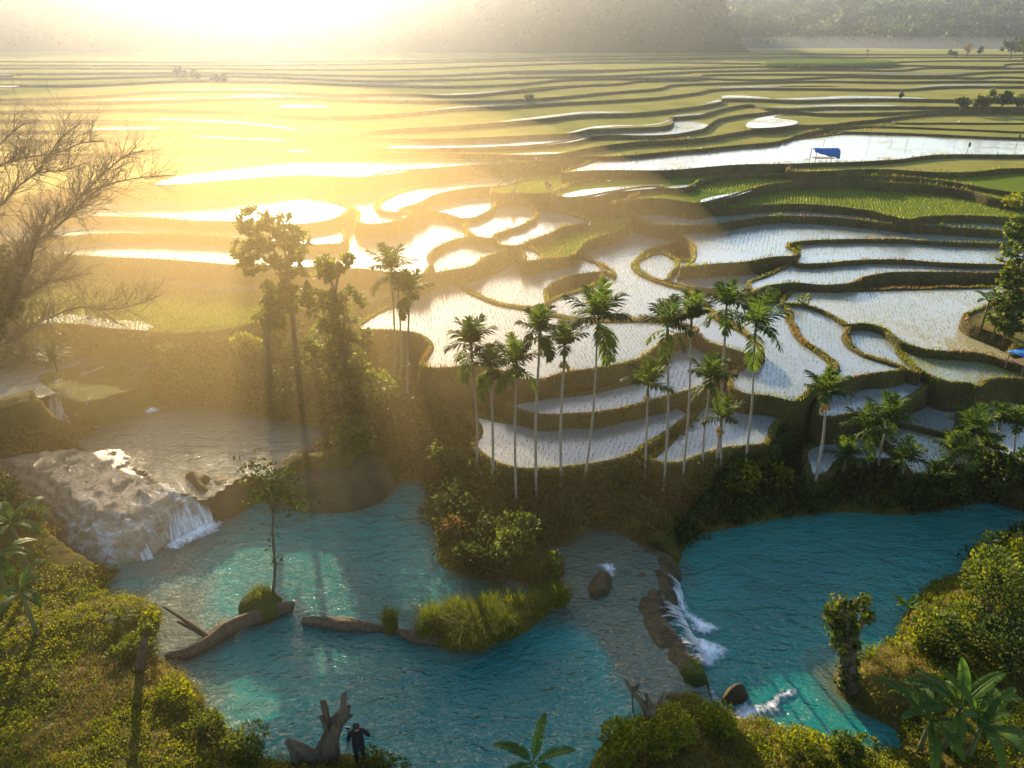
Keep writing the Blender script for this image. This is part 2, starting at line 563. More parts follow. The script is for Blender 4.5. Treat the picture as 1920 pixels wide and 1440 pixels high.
terr('M3', 3.8, 'paddy', [(1590,613),(1587,633),(1593,650),(1620,667),(1660,680),(1697,695),(1725,705),(1713,690),(1693,670),(1683,650),(1673,637),(1653,620),(1620,611)])
terr('M4', 4.1, 'paddy_mud', [(1470,572),(1500,573),(1527,580),(1560,595),(1590,612),(1620,610),(1653,618),(1675,636),(1700,648),(1727,657),(1777,663),(1827,665),(1850,670),(1920,690),(2100,690),(2100,540),(1800,540),(1600,545),(1480,550)])
terr('bankR', 4.75, 'ground', [(1807,595),(1817,610),(1853,625),(1880,635),(1905,650),(1960,665),(2100,680),(2100,540),(1900,545),(1845,575)])
terr('M5', 3.7, 'paddy_green', [(1683,645),(1693,670),(1713,690),(1737,703),(1760,715),(1783,721),(1817,722),(1830,728),(1853,717),(1880,713),(1930,715),(2100,715),(2100,660),(1850,664),(1777,660),(1700,645)])
terr('R0', 3.2, 'paddy', [(1540,785),(1560,787),(1597,780),(1647,775),(1675,763),(1727,737),(1763,719),(1778,723),(1790,738),(1790,720),(1700,690),(1600,700),(1540,740)])
terr('R1', 1.8, 'paddy', [(1503,850),(1510,838),(1537,827),(1550,810),(1567,798),(1607,790),(1637,812),(1660,835),(1680,852),(1684,862),(1670,865),(1640,866),(1600,868),(1573,876),(1547,895),(1518,895),(1508,872)])
terr('R2a', 2.1, 'paddy', [(1670,797),(1700,800),(1750,812),(1775,818),(1800,806),(1804,780),(1808,762),(1837,745),(1827,733),(1803,722),(1770,722),(1700,770)])
terr('R2b', 1.95, 'paddy_green', [(1637,812),(1660,835),(1682,855),(1690,875),(1710,893),(1740,892),(1765,884),(1800,878),(1850,868),(1830,845),(1800,828),(1770,818),(1730,806),(1690,795),(1640,790)])
terr('R3', 2.3, 'paddy', [(1843,738),(1870,725),(1930,720),(2100,720),(2100,880),(1900,868),(1850,850),(1815,830),(1806,800),(1812,775),(1840,757),(1855,748)])
terr('Pz', 4.5, 'paddy', [(1196,490),(1192,505),(1213,519),(1243,529),(1262,515),(1270,490),(1240,475)])
terr('Y2', 4.2, 'paddy', [(1240,520),(1245,528),(1267,534),(1293,541),(1333,545),(1380,552),(1415,560),(1440,562),(1440,520),(1340,495),(1270,490),(1246,508)])
terr('Y1', 5.1, 'paddy', [(1215,421),(1245,430),(1267,436),(1282,448),(1297,463),(1299,480),(1288,496),(1273,503),(1338,498),(1398,494),(1461,484),(1488,483),(1497,475),(1482,465),(1492,457),(1536,453),(1635,451),(1690,451),(1742,455),(1793,457),(1900,460),(2100,460),(2100,420),(1700,430),(1500,415),(1400,415),(1300,430),(1250,415)])
terr('Zs', 4.85, 'paddy', [(1494,478),(1500,497),(1540,497),(1593,492),(1633,490),(1693,490),(1760,495),(1880,499),(2100,500),(2100,460),(1500,455)])
terr('Zt', 4.6, 'paddy', [(1413,557),(1420,548),(1437,540),(1460,536),(1493,533),(1530,537),(1567,537),(1600,533),(1623,522),(1660,515),(1760,513),(1870,515),(2100,515),(2100,470),(1500,490),(1440,515),(1405,530)])
terr('AA', 5.7, 'paddy', [(1190,407),(1215,420),(1240,424),(1275,425),(1330,424),(1397,414),(1445,408),(1516,408),(1595,413),(1690,424),(1720,425),(1800,430),(2100,435),(2100,405),(1700,395),(1500,375),(1250,380)])
terr('AB', 6.3, 'field_deep', [(1165,396),(1185,388),(1207,383),(1243,386),(1300,393),(1350,394),(1437,386),(1508,385),(1576,390),(1635,398),(1683,410),(1706,414),(1722,410),(1793,406),(1904,410),(2100,412),(2100,370),(1700,340),(1500,330),(1250,365),(1190,378)])
terr('AD', 7.1, 'field_deep', [(1150,385),(1195,378),(1243,376),(1305,384),(1358,374),(1405,362),(1437,354),(1477,343),(1516,339),(1556,338),(1615,341),(1655,344),(1754,350),(1817,360),(1870,374),(1900,378),(2100,376),(2100,345),(1700,320),(1500,310),(1250,345)])
terr('AE', 7.5, 'field_deep', [(1040,372),(1066,375),(1091,373),(1162,361),(1240,352),(1250,356),(1295,354),(1312,347),(1382,333),(1477,329),(1600,331),(1668,332),(1760,340),(1900,362),(2100,366),(2100,315),(1700,310),(1400,312),(1100,335)])
terr('AEg', 7.45, 'field_deep', [(940,365),(978,364),(1000,365),(1034,363),(1044,362),(1072,350),(1120,338),(1080,328),(960,335)])
terr('AF', 7.95, 'field', [(1480,322),(1560,321),(1635,318),(1690,320),(1754,325),(1833,325),(1873,319),(2100,317),(2100,290),(1700,295),(1500,308)])
terr('BB', 8.3, 'paddy_mud', [(1060,328),(1090,325),(1160,323),(1240,323),(1300,320),(1370,315),(1437,311),(1516,307),(1580,305),(1675,299),(1754,293),(1920,292),(2100,292),(2100,245),(1700,240),(1400,270),(1100,300)])
terr('U', 5.7, 'paddy', [(790,524),(823,514),(850,509),(880,504),(900,494),(910,485),(935,477),(960,470),(977,476),(986,492),(1010,490),(960,455),(930,448),(885,448),(830,468),(805,490)], 4)
terr('T1', 4.7, 'field_deep', [(-260,605),(-100,610),(65,613),(144,613),(202,621),(274,626),(325,629),(383,627),(433,621),(500,604),(563,587),(600,581),(633,577),(690,573),(720,568),(745,557),(775,541),(800,528),(830,512),(800,500),(700,515),(500,505),(300,490),(-260,490)], 8)
terr('T2', 6.1, 'paddy', [(-260,476),(100,478),(173,484),(289,489),(361,494),(433,500),(540,502),(654,507),(687,508),(718,513),(745,513),(770,520),(787,519),(808,502),(812,494),(804,485),(810,475),(829,462),(872,448),(888,446),(876,430),(867,417),(858,408),(800,392),(750,385),(700,415),(620,435),(300,430),(-260,440)])
terr('X', 6.7, 'paddy', [(-260,455),(72,450),(195,441),(274,441),(426,447),(520,457),(600,461),(640,459),(650,440),(600,415),(300,405),(-260,420)])
terr('V', 7.3, 'paddy_clear', [(-260,405),(0,405),(100,407),(213,409),(289,411),(361,417),(433,418),(500,421),(560,423),(612,417),(642,406),(653,399),(655,391),(645,384),(622,376),(619,367),(640,354),(675,343),(640,328),(560,325),(300,330),(-260,360)])
terr('W1', 7.2, 'paddy_clear', [(622,370),(630,380),(646,386),(660,392),(671,405),(673,420),(690,423),(715,422),(750,415),(766,409),(768,402),(750,400),(716,397),(707,390),(713,380),(740,366),(790,352),(850,345),(893,342),(860,328),(720,338),(650,350)])
terr('W2', 7.5, 'paddy_clear', [(707,392),(720,398),(748,400),(755,393),(787,383),(815,368),(879,355),(943,350),(978,341),(960,330),(890,335),(790,350),(740,365),(713,380)])
terr('W3', 6.7, 'paddy_clear', [(780,388),(805,397),(836,403),(872,412),(882,411),(914,400),(932,383),(935,371),(946,364),(962,359),(950,345),(880,352),(800,375)])
terr('W4', 6.3, 'paddy_clear', [(868,423),(872,432),(888,444),(910,449),(927,449),(932,441),(960,432),(996,417),(1006,410),(1003,398),(998,384),(1005,376),(1034,369),(1000,355),(950,362),(930,380),(900,400),(875,415)])
terr('W5', 6.0, 'paddy_clear', [(925,449),(935,461),(958,464),(975,462),(1000,452),(1035,440),(1060,427),(1099,420),(1102,414),(1070,402),(1058,392),(1055,385),(1062,377),(1092,372),(1030,365),(1000,385),(1005,410),(985,425),(940,442)])
terr('G', 5.5, 'field_deep', [(968,470),(978,480),(987,491),(1030,488),(1075,482),(1085,470),(1100,455),(1130,445),(1165,432),(1181,420),(1183,411),(1170,400),(1162,392),(1190,384),(1150,370),(1080,372),(1060,390),(1098,412),(1050,430),(990,455)])
terr('CA', 8.6, 'field', [(-260,388),(0,380),(60,369),(110,358),(160,352),(250,350),(340,348),(420,342),(500,336),(560,332),(650,335),(680,334),(723,322),(808,318),(914,311),(960,309),(1052,304),(1091,299),(1160,298),(1240,291),(1310,284),(1382,275),(1457,268),(1510,256),(1556,246),(1647,238),(1715,228),(1785,217),(1900,216),(2100,216),'B'])
terr('CB', 8.5, 'field', [(1560,250),(1627,251),(1714,253),(1920,261),(2100,262),(2100,230),(1700,232)])
terr('CC', 8.65, 'field', [(1600,240),(1675,239),(1793,243),(1920,249),(2100,250),(2100,215),(1700,222)])
terr('CD', 8.8, 'field', [(1690,231),(1754,231),(1912,231),(2100,233),(2100,205),(1750,215)])
FAR = [
 ('DA', [(-260,305),(-100,300),(130,293),(300,284),(420,280),(560,287),(650,287),(790,288),(950,293),(1052,292),(1127,279),(1196,268),(1318,262),(1382,251),(1447,241),(1500,238),(1560,236),(1620,228),(1790,212),(2000,211),(2200,211)]),
 ('DB', [(-260,268),(-100,268),(0,265),(190,262),(290,251),(400,262),(600,270),(727,277),(935,277),(1056,269),(1123,256),(1151,254),(1239,255),(1310,245),(1332,237),(1360,225),(1437,212),(1473,208),(1530,213),(1621,213),(1790,207),(2000,205),(2200,205)]),
 ('DC', [(-260,246),(0,246),(200,246),(350,243),(470,250),(606,256),(860,261),(985,257),(1056,254),(1091,249),(1097,245),(1162,240),(1227,238),(1259,229),(1262,222),(1318,218),(1350,209),(1413,197),(1450,204),(1550,202),(1785,201),(2000,201),(2200,201)]),
 ('DD', [(-260,227),(0,226),(230,226),(360,229),(470,236),(613,253),(737,244),(865,238),(1003,226),(1091,216),(1180,214),(1279,206),(1355,192),(1358,186),(1385,186),(1500,190),(1600,187),(1785,188),(2000,190),(2200,190)]),
 ('DE', [(-260,209),(25,209),(300,205),(420,209),(560,220),(640,221),(760,215),(860,205),(960,200),(1085,192),(1210,185),(1298,174),(1330,168),(1500,166),(1560,166),(1700,168),(1790,163),(2000,162),(2200,162)]),
 ('DF', [(-260,193),(0,193),(200,192),(420,186),(480,184),(700,188),(830,191),(960,188),(1125,175),(1230,165),(1250,160),(1380,155),(1560,152),(1650,154),(1850,152),(2000,154),(2200,154)]),
 ('DG', [(-260,184),(100,184),(165,181),(320,172),(480,171),(650,178),(730,177),(853,180),(960,172),(1060,163),(1150,158),(1200,152),(1320,147),(1400,149),(1560,144),(1690,142),(1830,146),(1860,144),(2000,147),(2200,147)]),
 ('DH', [(-260,160),(0,159),(190,159),(330,152),(500,153),(700,160),(850,162),(960,158),(1100,148),(1240,147),(1310,145),(1324,140),(1400,139),(1560,139),(1640,141),(1780,141),(1800,139),(1900,134),(2000,134),(2200,134)]),
 ('DI', [(-260,147),(200,145),(320,142),(500,144),(740,152),(850,149),(960,146),(1140,143),(1200,140),(1260,136),(1400,132),(1560,131),(1670,132),(1750,127),(1880,128),(2000,123),(2200,123)]),
 ('DJ', [(-260,137),(180,137),(300,136),(600,140),(800,142),(960,136),(1180,130),(1300,127),(1440,124),(1560,124),(1680,122),(1770,124),(1860,125),(1890,120),(2000,117),(2200,117)]),
 ('DK', [(-260,128),(300,128),(800,129),(960,122),(1200,117),(1440,119),(1560,119),(1670,118),(1700,115.5),(2000,114),(2200,114)]),
 ('DL', [(-260,121),(600,121),(960,114),(1200,110),(1500,107),(1700,107),(2000,107),(2200,107)]),
 ('DM', [(-260,115),(800,113),(1200,104),(1560,101),(1660,102),(2000,103),(2200,103)]),
]
zz = [9.1, 9.5, 9.9, 10.35, 10.75, 11.15, 11.5, 11.9, 12.25, 12.6, 12.9, 13.2, 13.5]
for (n_, p_), z_ in zip(FAR, zz):
    terr(n_, z_, 'field', p_ + ['B'])

RIMS = []      # (points, normals, level) for the grass on the banks
FIELDS = []    # (name, surface, level, world polygon)
TW = {}        # world polygons of the rims
bankV, bankF, bankN = [], [], 0
for name, (z, surf, pts, depth) in T.items():
    far = pts[-1] == 'B'
    if far: pts = pts[:-1]
    P = wpoly(pts, z)
    if far:
        P = np.vstack([P, [[420, 430], [-420, 430]]])
    # counter-clockwise
    if (np.cross(P, np.roll(P, -1, 0))).sum() < 0: P = P[::-1]
    dist = np.median(P[:, 1])
    ds = .3 if dist < 50 else (.5 if dist < 75 else 1.2)
    if far:
        k0 = [i for i in range(len(P)) if P[i, 1] > 429]
        # start the open rim after the two far corners
        i0 = (max(k0) + 1) % len(P) if not (0 in k0 and len(P) - 1 in k0) else 1
        P = np.roll(P, -i0, 0)
        R = catmull(P[:-2], False, ds)
        R = np.vstack([R, P[-2:]])
    else:
        R = catmull(P, True, ds)
    n = len(R)
    s = float(np.clip(dist / 45, .55, 1.5))
    tn = np.roll(R, -1, 0) - np.roll(R, 1, 0)
    tn = tn + np.roll(tn, 1, 0) + np.roll(tn, -1, 0)
    tn /= np.linalg.norm(tn, axis=1)[:, None] + 1e-9
    nr = np.c_[tn[:, 1], -tn[:, 0]]
    jit = vnoise(R, .9, 3, 3)
    jit2 = vnoise(R, 2.2, 5, 2)
    R = R + nr * (jit * .15 * s)[:, None]
    if dist > 75: R = R + nr * (np.clip(vnoise(R, .055, 14, 3), -.6, .6) * 2.2 * (R[:, 1] < 400))[:, None]
    TW[name] = R
    bw = (.34 if surf != 'ground' else .1) * (1 if dist < 70 else 1.1)
    prof = [(-bw, -.06), (-bw * .8, .07), (-bw * .5, .12), (-.1, .12), (0, .04), (.05, -.25), (.10, -.6), (.18, -1.1), (.32, -1.7), (.6, -2.6), (1.1, -depth)]
    if depth >= 8: prof = [(-bw, -.06), (-bw * .72, .10), (-bw * .45, .17), (-.12, .17), (0, .06), (.2, -.3), (.8, -1.0), (1.7, -1.8), (2.8, -2.6), (3.8, -3.4), (6.0, -depth)]
    rows = []
    for q, (o, dz) in enumerate(prof):
        wob = (jit2 * .07 if dz > -.1 else vnoise(np.c_[R, np.full(n, dz)], .8, 9, 3) * .2)
        hz = jit * .07 if -.1 < dz else 0
        rows.append(np.c_[R + nr * (o + wob)[:, None], z + dz + hz * np.ones(n)])
    V = np.stack(rows, 0).reshape(-1, 3)
    m = len(prof)
    i = np.arange(n); j = (i + 1) % n
    F = np.concatenate([np.c_[a * n + i, (a + 1) * n + i, (a + 1) * n + j, a * n + j] for a in range(m - 1)])
    bankV.append(V); bankF.append(F + bankN); bankN += len(V)
    RIMS.append((R, nr, z, prof, dist, surf))
    # the surface
    inner = R - nr * .12
    tris = tessellate_polygon([[Vector((x, y, 0)) for x, y in inner]])
    o = mk('paddy_water' if surf.startswith('paddy') else ('rice_field' if surf.startswith('field') else 'ground'),
           np.c_[inner, np.full(n, z)], np.array(tris), M[surf] if surf != 'ground' else M['ground'])
    tag(o, kind='structure')
    FIELDS.append((name, surf, z, R))
o = mk('terraces', np.concatenate(bankV), np.concatenate(bankF), M['bank'], smooth=True)
tag(o, kind='structure')
terraces = o

# flooded strips lying on the far green fields
def strip(px, z, surf='paddy_clear'):
    P = catmull(wpoly(px, z), True, 1.5)
    P = P + .15 * np.c_[vnoise(P, .5, 2), vnoise(P, .5, 4)]
    tris = tessellate_polygon([[Vector((x, y, 0)) for x, y in P]])
    tag(mk('paddy_water', np.c_[P, np.full(len(P), z)], np.array(tris), M[surf]), kind='structure')
strip([(290,346),(420,338),(560,328),(680,331),(808,315),(914,308),(985,304),(900,300),(760,302),(560,306),(420,320),(330,332)], T['CA'][0] + .012)
strip([(606,254),(700,247),(640,250),(560,252)], T['DC'][0] + .012)
strip([(727,276),(935,276),(1056,268),(1123,255),(1151,251),(1100,246),(1056,256),(985,261),(850,262),(780,267)], T['DB'][0] + .012)
strip([(470,184),(560,183),(700,186),(660,178),(560,168),(490,172)], T['DF'][0] + .012)
strip([(520,200),(620,200),(580,196),(540,196)], T['DE'][0] + .012)
strip([(1165,253),(1239,254),(1310,243),(1328,234),(1270,226),(1230,242),(1162,243)], T['DB'][0] + .012, 'paddy_mud')
strip([(1420,240),(1447,239),(1490,226),(1450,220),(1470,214),(1420,222)], T['DB'][0] + .012, 'paddy_mud')
strip([(1590,185),(1785,186),(1920,188),(2000,188),(2000,180),(1780,179),(1620,181)], T['DC'][0] + .012, 'paddy_clear')
strip([(960,140),(1180,134),(1180,130),(960,134)], T['DI'][0] + .012)
strip([(1200,113),(1500,109),(1700,109),(1700,108),(1200,111)], T['DK'][0] + .012)
strip([(1500,104),(1700,104),(1900,105),(1700,102.8),(1500,102.6)], T['DL'][0] + .012)
strip([(1095,143),(1280,140),(1300,136),(1180,133),(1100,138)], T['DH'][0] + .012, 'paddy_clear')
strip([(1128,399),(1140,403),(1160,404),(1166,399),(1163,393),(1180,386),(1165,385),(1145,390)], T['G'][0] + .012, 'paddy_clear')
strip([(170,517),(240,528),(330,536),(480,543),(487,536),(310,524),(231,514)], T['T1'][0] + .012, 'paddy')
strip([(65,608),(150,609),(270,621),(290,612),(200,598),(110,588),(70,596)], T['T1'][0] + .012, 'paddy')
strip([(655,572),(690,569),(720,563),(738,553),(700,548),(660,562)], T['T1'][0] + .012, 'paddy')
strip([(1310,382),(1358,372),(1400,361),(1410,357),(1350,366),(1315,374)], T['AD'][0] + .012, 'paddy_clear')
strip([(1050,371),(1091,371),(1162,359),(1240,350),(1245,347),(1160,350),(1090,356)], T['AE'][0] + .012, 'paddy_clear')
strip([(1245,354),(1290,352),(1306,347),(1260,348)], T['AE'][0] + .012, 'paddy_clear')

CAS_PX = [(-40,885),(20,880),(60,868),(110,862),(160,861),(210,858),(270,858),(298,866),(312,886),(320,908),(350,928),(385,935),(402,972),(380,988),(345,1006),(312,1028),(275,1052),(220,1062),(150,1045),(90,1000),(20,950),(-40,930)]
CLAMPS = [(.75, .3, CAS_PX), (1.9, .2, [(75,738),(115,726),(150,716),(205,706),(255,690),(300,700),(300,735),(290,768),(240,790),(185,806),(140,806),(100,790)]),
 (.5, .3, [(1090,1025),(1130,1008),(1180,1015),(1230,1028),(1262,1045),(1272,1068),(1265,1105),(1258,1140),(1240,1150),(1265,1195),(1290,1222),(1312,1250),(1325,1280),(1325,1320),(1290,1300),(1252,1235),(1212,1170),(1180,1108)])]
# narrow flooded plots along the rims of the far fields
r2 = np.random.default_rng(12)
for k_, (n_, p_) in enumerate(FAR[:-1]):
    xs = np.array([a_[0] for a_ in p_], float); ys = np.array([a_[1] for a_ in p_], float)
    gap = 3.2 if k_ < 6 else 1.9
    for x0 in r2.choice(np.arange(150, 1850, 130), 4, replace=False):
        ln = r2.uniform(110, 300); x_ = np.linspace(x0, x0 + ln, 9)
        y_ = np.interp(x_, xs, ys) - gap
        hgt_ = np.sin(np.linspace(0, math.pi, 9)) ** .6 * r2.uniform(1.6, 3.4) * (1.3 if k_ < 4 else (.9 if k_ < 8 else .45))
        strip([(a_, b_) for a_, b_ in zip(x_, y_)] + [(a_, b_ - h_) for a_, b_, h_ in zip(x_[::-1][1:-1], y_[::-1][1:-1], hgt_[::-1][1:-1])], T[n_][0] + .014, 'paddy_clear' if r2.uniform() < .5 else 'paddy_mud')

# ------------------------------------------------------------------ river: pools read off the photograph
ZR, ZM, ZU, ZT = 0.0, 0.8, 2.0, 3.3
POOLS = {
 'right': (ZR, [(1247,1083),(1268,1075),(1275,1055),(1290,1020),(1400,985),(1560,962),(1700,965),(1800,950),(1880,937),(2100,905),(2100,985),(1920,1005),(1880,1010),(1850,1035),(1800,1070),(1740,1100),(1690,1160),(1680,1190),(1630,1220),(1590,1240),(1560,1270),(1570,1300),(1620,1340),(1680,1370),(1690,1400),(1640,1405),(1560,1390),(1480,1370),(1420,1350),(1370,1345),(1335,1325),(1325,1300),(1318,1270),(1300,1245),(1275,1215),(1250,1185),(1240,1150),(1245,1120)]),
 'main': (ZM, [(265,1050),(310,1030),(350,1010),(400,985),(440,955),(475,935),(500,940),(540,950),(640,952),(700,937),(735,912),(760,903),(790,905),(805,920),(803,940),(800,960),(812,985),(820,1010),(825,1060),(870,1080),(900,1085),(950,1082),(980,1095),(1000,1108),(1040,1103),(1058,1080),(1055,1050),(1030,1040),(1015,1028),(1040,1020),(1090,1012),(1130,1012),(1165,1030),(1200,1055),(1225,1085),(1222,1120),(1225,1150),(1240,1185),(1262,1218),(1285,1248),(1300,1272),(1290,1300),(1262,1318),(1230,1325),(1190,1345),(1140,1385),(1105,1430),(1090,1500),(760,1500),(740,1450),(700,1425),(640,1415),(560,1432),(510,1425),(480,1412),(450,1380),(400,1350),(385,1310),(345,1260),(310,1240),(285,1210),(300,1180),(305,1150),(285,1130),(240,1122),(200,1110),(215,1080)]),
 'upper': (ZU, [(170,802),(200,790),(280,770),(350,765),(450,772),(520,790),(580,798),(612,800),(618,815),(600,848),(540,858),(520,882),(480,902),(430,927),(390,915),(350,905),(318,893),(300,872),(250,857),(200,842),(180,822)]),
 'top': (ZT, [(-120,690),(0,690),(60,688),(100,680),(170,672),(225,680),(258,690),(215,698),(180,706),(140,716),(85,733),(30,750),(-120,770)]),
}
PW = {k: (z, catmull(wpoly(p, z), True, .4)) for k, (z, p) in POOLS.items()}

GX0, GX1, GY0, GY1, GS = -40.0, 46.0, 6.0, 52.0, .2
gx = np.arange(GX0, GX1 + .01, GS); gy = np.arange(GY0, GY1 + .01, GS)
XX, YY = np.meshgrid(gx, gy)
Q = np.c_[XX.ravel(), YY.ravel()]
SD = {k: sdf(Q, p) for k, (z, p) in PW.items()}
wsum = np.zeros(len(Q)); base = np.zeros(len(Q)); dmin = np.full(len(Q), 1e9)
for k, (z, p) in PW.items():
    d = SD[k]; dd = np.maximum(d, .05); w = 1 / dd ** 3 
    wsum += w; base += w * z; dmin = np.minimum(dmin, d)
base /= wsum
nz = vnoise(Q, .35, 11, 4); nz2 = vnoise(Q, 1.6, 12, 4)
dpos = np.maximum(dmin, 0)
amp = np.clip(dpos / 1.2, 0, 1)
HH = base + 1.05 * (1 - np.exp(-dpos / 1.1)) + np.minimum(.05 * dpos, .5) + amp * (nz * .45 + nz2 * .16)
# near bank under the camera rises a little
HH += np.clip((17 - Q[:, 1]) / 8, 0, 1) * .5 * (Q[:, 0] < 0)
dneg = np.minimum.reduce([np.where(SD[k] < 0, SD[k], 0) for k in SD])
HH = np.where(dneg < 0, base + dneg * .8 - .06, HH)
# terrain stays under the terraces
for name in ('L1','L1b','L2','P1','M1','M2','M3','M4','M5','R0','R1','R2a','R2b','R3','bankR','T1','N1','N2','T2','U'):
    ins = inside(Q, TW[name])
    z = T[name][0]
    HH = np.where(ins & (HH > z - .5), z - .5, HH)
for zc, dz, px in CLAMPS:
    sdv = sdf(Q, catmull(wpoly(px, zc), True, .4))
    HH = np.where((sdv < .5) & (HH > zc - dz), np.where(sdv < .1, zc - dz, np.minimum(HH, zc - dz + (sdv - .1) * 1.5)), HH)
HG = HH.reshape(XX.shape)
ny, nx = XX.shape
idx = np.arange(ny * nx).reshape(ny, nx)
Fg = np.c_[idx[:-1, :-1].ravel(), idx[:-1, 1:].ravel(), idx[1:, 1:].ravel(), idx[1:, :-1].ravel()]
o = mk('river_bank', np.c_[Q, HH], Fg, M['ground'], smooth=True)
tag(o, kind='structure'); river_bank = o
# one broad sheet of ground under everything
o = mk('ground', np.array([[-900, -80, -2.2], [900, -80, -2.2], [900, 900, -2.2], [-900, 900, -2.2]]), np.array([[0, 1, 2, 3]]), M['ground'])
tag(o, kind='structure')


def hgt(x, y):
    fx = np.clip((np.asarray(x) - GX0) / GS, 0, nx - 1.001); fy = np.clip((np.asarray(y) - GY0) / GS, 0, ny - 1.001)
    i = fx.astype(int) if hasattr(fx, 'astype') else int(fx); j = fy.astype(int) if hasattr(fy, 'astype') else int(fy)
    a, b = fx - i, fy - j
    return (HG[j, i] * (1 - a) * (1 - b) + HG[j, i + 1] * a * (1 - b) + HG[j + 1, i] * (1 - a) * b + HG[j + 1, i + 1] * a * b)


# shallows, in photo pixels: (x, y, radius in m, amount)
SHALLOW = {'main': [(1150,1080,3.5,1), (1180,1130,2.5,.8), (1255,1225,1.8,1.2), (1225,1255,1.7,1.0), (1205,1170,1.6,1.1), (1110,1060,3,.9), (880,1110,2.5,.5), (980,1190,2.2,.6), (550,980,5,.4), (330,1060,3,.6), (420,1130,3.5,.3), (330,1200,2,.7), (600,1330,1.4,.45), (760,960,3,.3), (420,1330,1.8,.5)],
           'right': [(1290,1080,1.6,.4), (1400,1340,1.2,.3), (1590,1270,2,.6)], 'upper': [], 'top': []}
for k, (z, poly) in PW.items():
    lo, hi = poly.min(0) - 1.2, poly.max(0) + 1.2
    st = .25
    ax = np.arange(lo[0], hi[0], st); ay = np.arange(lo[1], hi[1], st)
    A, B = np.meshgrid(ax, ay); q = np.c_[A.ravel(), B.ravel()]
    d = sdf(q, poly)
    dep = np.clip(-d / (5.5 if k == 'right' else 4.0), 0, 1) * .62 + .40
    for (sx, sy, r, am) in SHALLOW[k]:
        c = W(sx, sy, z)[:2]
        dep -= am * .55 * np.exp(-((q - c) ** 2).sum(1) / r ** 2)
    if k == 'main':   # the deep turquoise hole nearest the camera
        c = W(860, 1330, z)[:2]; dep += .35 * np.exp(-((q - c) ** 2).sum(1) / 25)
    dep = np.clip(dep, 0, 1)
    keep = (d < 1.0)
    if k in ('upper', 'top', 'main'):   # a pool that spills over must not jut past its lip
        for k2, (z2, p2) in PW.items():
            if z2 < z: keep &= sdf(q, p2) > .15
    mm = len(ay); nn_ = len(ax); ii = np.arange(mm * nn_).reshape(mm, nn_)
    Fq = np.c_[ii[:-1, :-1].ravel(), ii[:-1, 1:].ravel(), ii[1:, 1:].ravel(), ii[1:, :-1].ravel()]
    Fq = Fq[keep[Fq].all(1)]
    used = np.unique(Fq); rm = np.full(len(q), -1); rm[used] = np.arange(len(used))
    o = mk('river_water', np.c_[q[used], np.full(len(used), z)], rm[Fq], M['river'] if k in ('main', 'right') else M['river_upper'], smooth=True, attr={'depth': dep[used]})
    tag(o, kind='structure')
# ------------------------------------------------------------------ where a picture point meets the ground
def _bvh():
    V = np.concatenate([np.c_[Q, HH]] + bankV); F = np.concatenate([Fg] + [f + len(Q) for f in bankF])
    b = len(V); Vs = [V]; Fl = F.tolist()
    for _, surf, z, R in FIELDS:
        for t in tessellate_polygon([[Vector((x, y, 0)) for x, y in R]]): Fl.append([i + b for i in t])
        Vs.append(np.c_[R, np.full(len(R), z)]); b += len(R)
    return BVHTree.FromPolygons(np.concatenate(Vs).tolist(), Fl)


BV = _bvh()


def hit(px, py):
    d = ray(px, py)
    r = BV.ray_cast(Vector((0, 0, CAMH)), Vector(d).normalized())
    return np.array(r[0]) if r[0] is not None else W(px, py, 0)


def down(x, y, z0=40):
    r = BV.ray_cast(Vector((x, y, z0)), Vector((0, 0, -1)))
    return r[0].z if r[0] is not None else 0.0


def pxm(Y, z=5):
    """photo pixels per metre at the distance Y"""
    return FPX / (Y * CP + (CAMH - z) * SP)


# ------------------------------------------------------------------ hills
def hill_h(q):
    x, y = q[:, 0], q[:, 1]
    n = vnoise(q, .012, 21, 4); n2 = vnoise(q, .05, 22, 3); n3 = vnoise(q, .16, 23, 2)
    edge = 92 + 10 * n
    spur = np.clip((y - (300 + 14 * n + np.clip(-x, 0, 300) * .06)) / 34, 0, 1) * np.clip((edge - x + (y - 300) * .10) / 14, 0, 1)
    h1 = 13.1 + 27 * spur ** .75
    back = np.clip((y - (372 + 24 * n - np.clip(x - 150, 0, 200) * .22)) / 130, 0, 1)
    h2 = 13.1 + 34 * back ** .8 * (.85 + .25 * n)
    h = np.maximum(h1, h2)
    up = np.clip((h - 14) / 6, 0, 1)
    return h + up * (n2 * 3.5 + n3 * 4.0)


hx = np.arange(-430, 431, 3.2); hy = np.arange(286, 600, 3.2)
A, B = np.meshgrid(hx, hy); q = np.c_[A.ravel(), B.ravel()]
hz = np.minimum(hill_h(q), 46)
mm, nn_ = A.shape; ii = np.arange(mm * nn_).reshape(mm, nn_)
Fq = np.c_[ii[:-1, :-1].ravel(), ii[:-1, 1:].ravel(), ii[1:, 1:].ravel(), ii[1:, :-1].ravel()]
hzz = np.where(hz < 13.5, 13.0, hz)
tag(mk('hills', np.c_[q, hzz], Fq, M['hill'], smooth=True), kind='structure')
# the woods on them read as one mass of crowns
sel = rng.uniform(size=(300000, 2)) * [860, 312] + [-430, 287]
zc = np.minimum(hill_h(sel), 46)
k = zc > 15
pp = np.c_[sel, zc][k]
crown = vnoise(pp[:, :2], .11, 31, 2)
pp[:, 2] += rng.uniform(-.5, 1, len(pp)) * 1.1 + np.clip(crown, 0, 1) * 3.5
pp = pp[rng.uniform(size=len(pp)) < np.clip(.5 + crown * .9, .08, 1)]
V, F, t = leaf_arrays(pp, 1.35, .45, .1)
tag(mk('woods', V, F, M['leaf_dark'], tint=t), 'forest covering the hills behind the rice fields', kind='stuff')


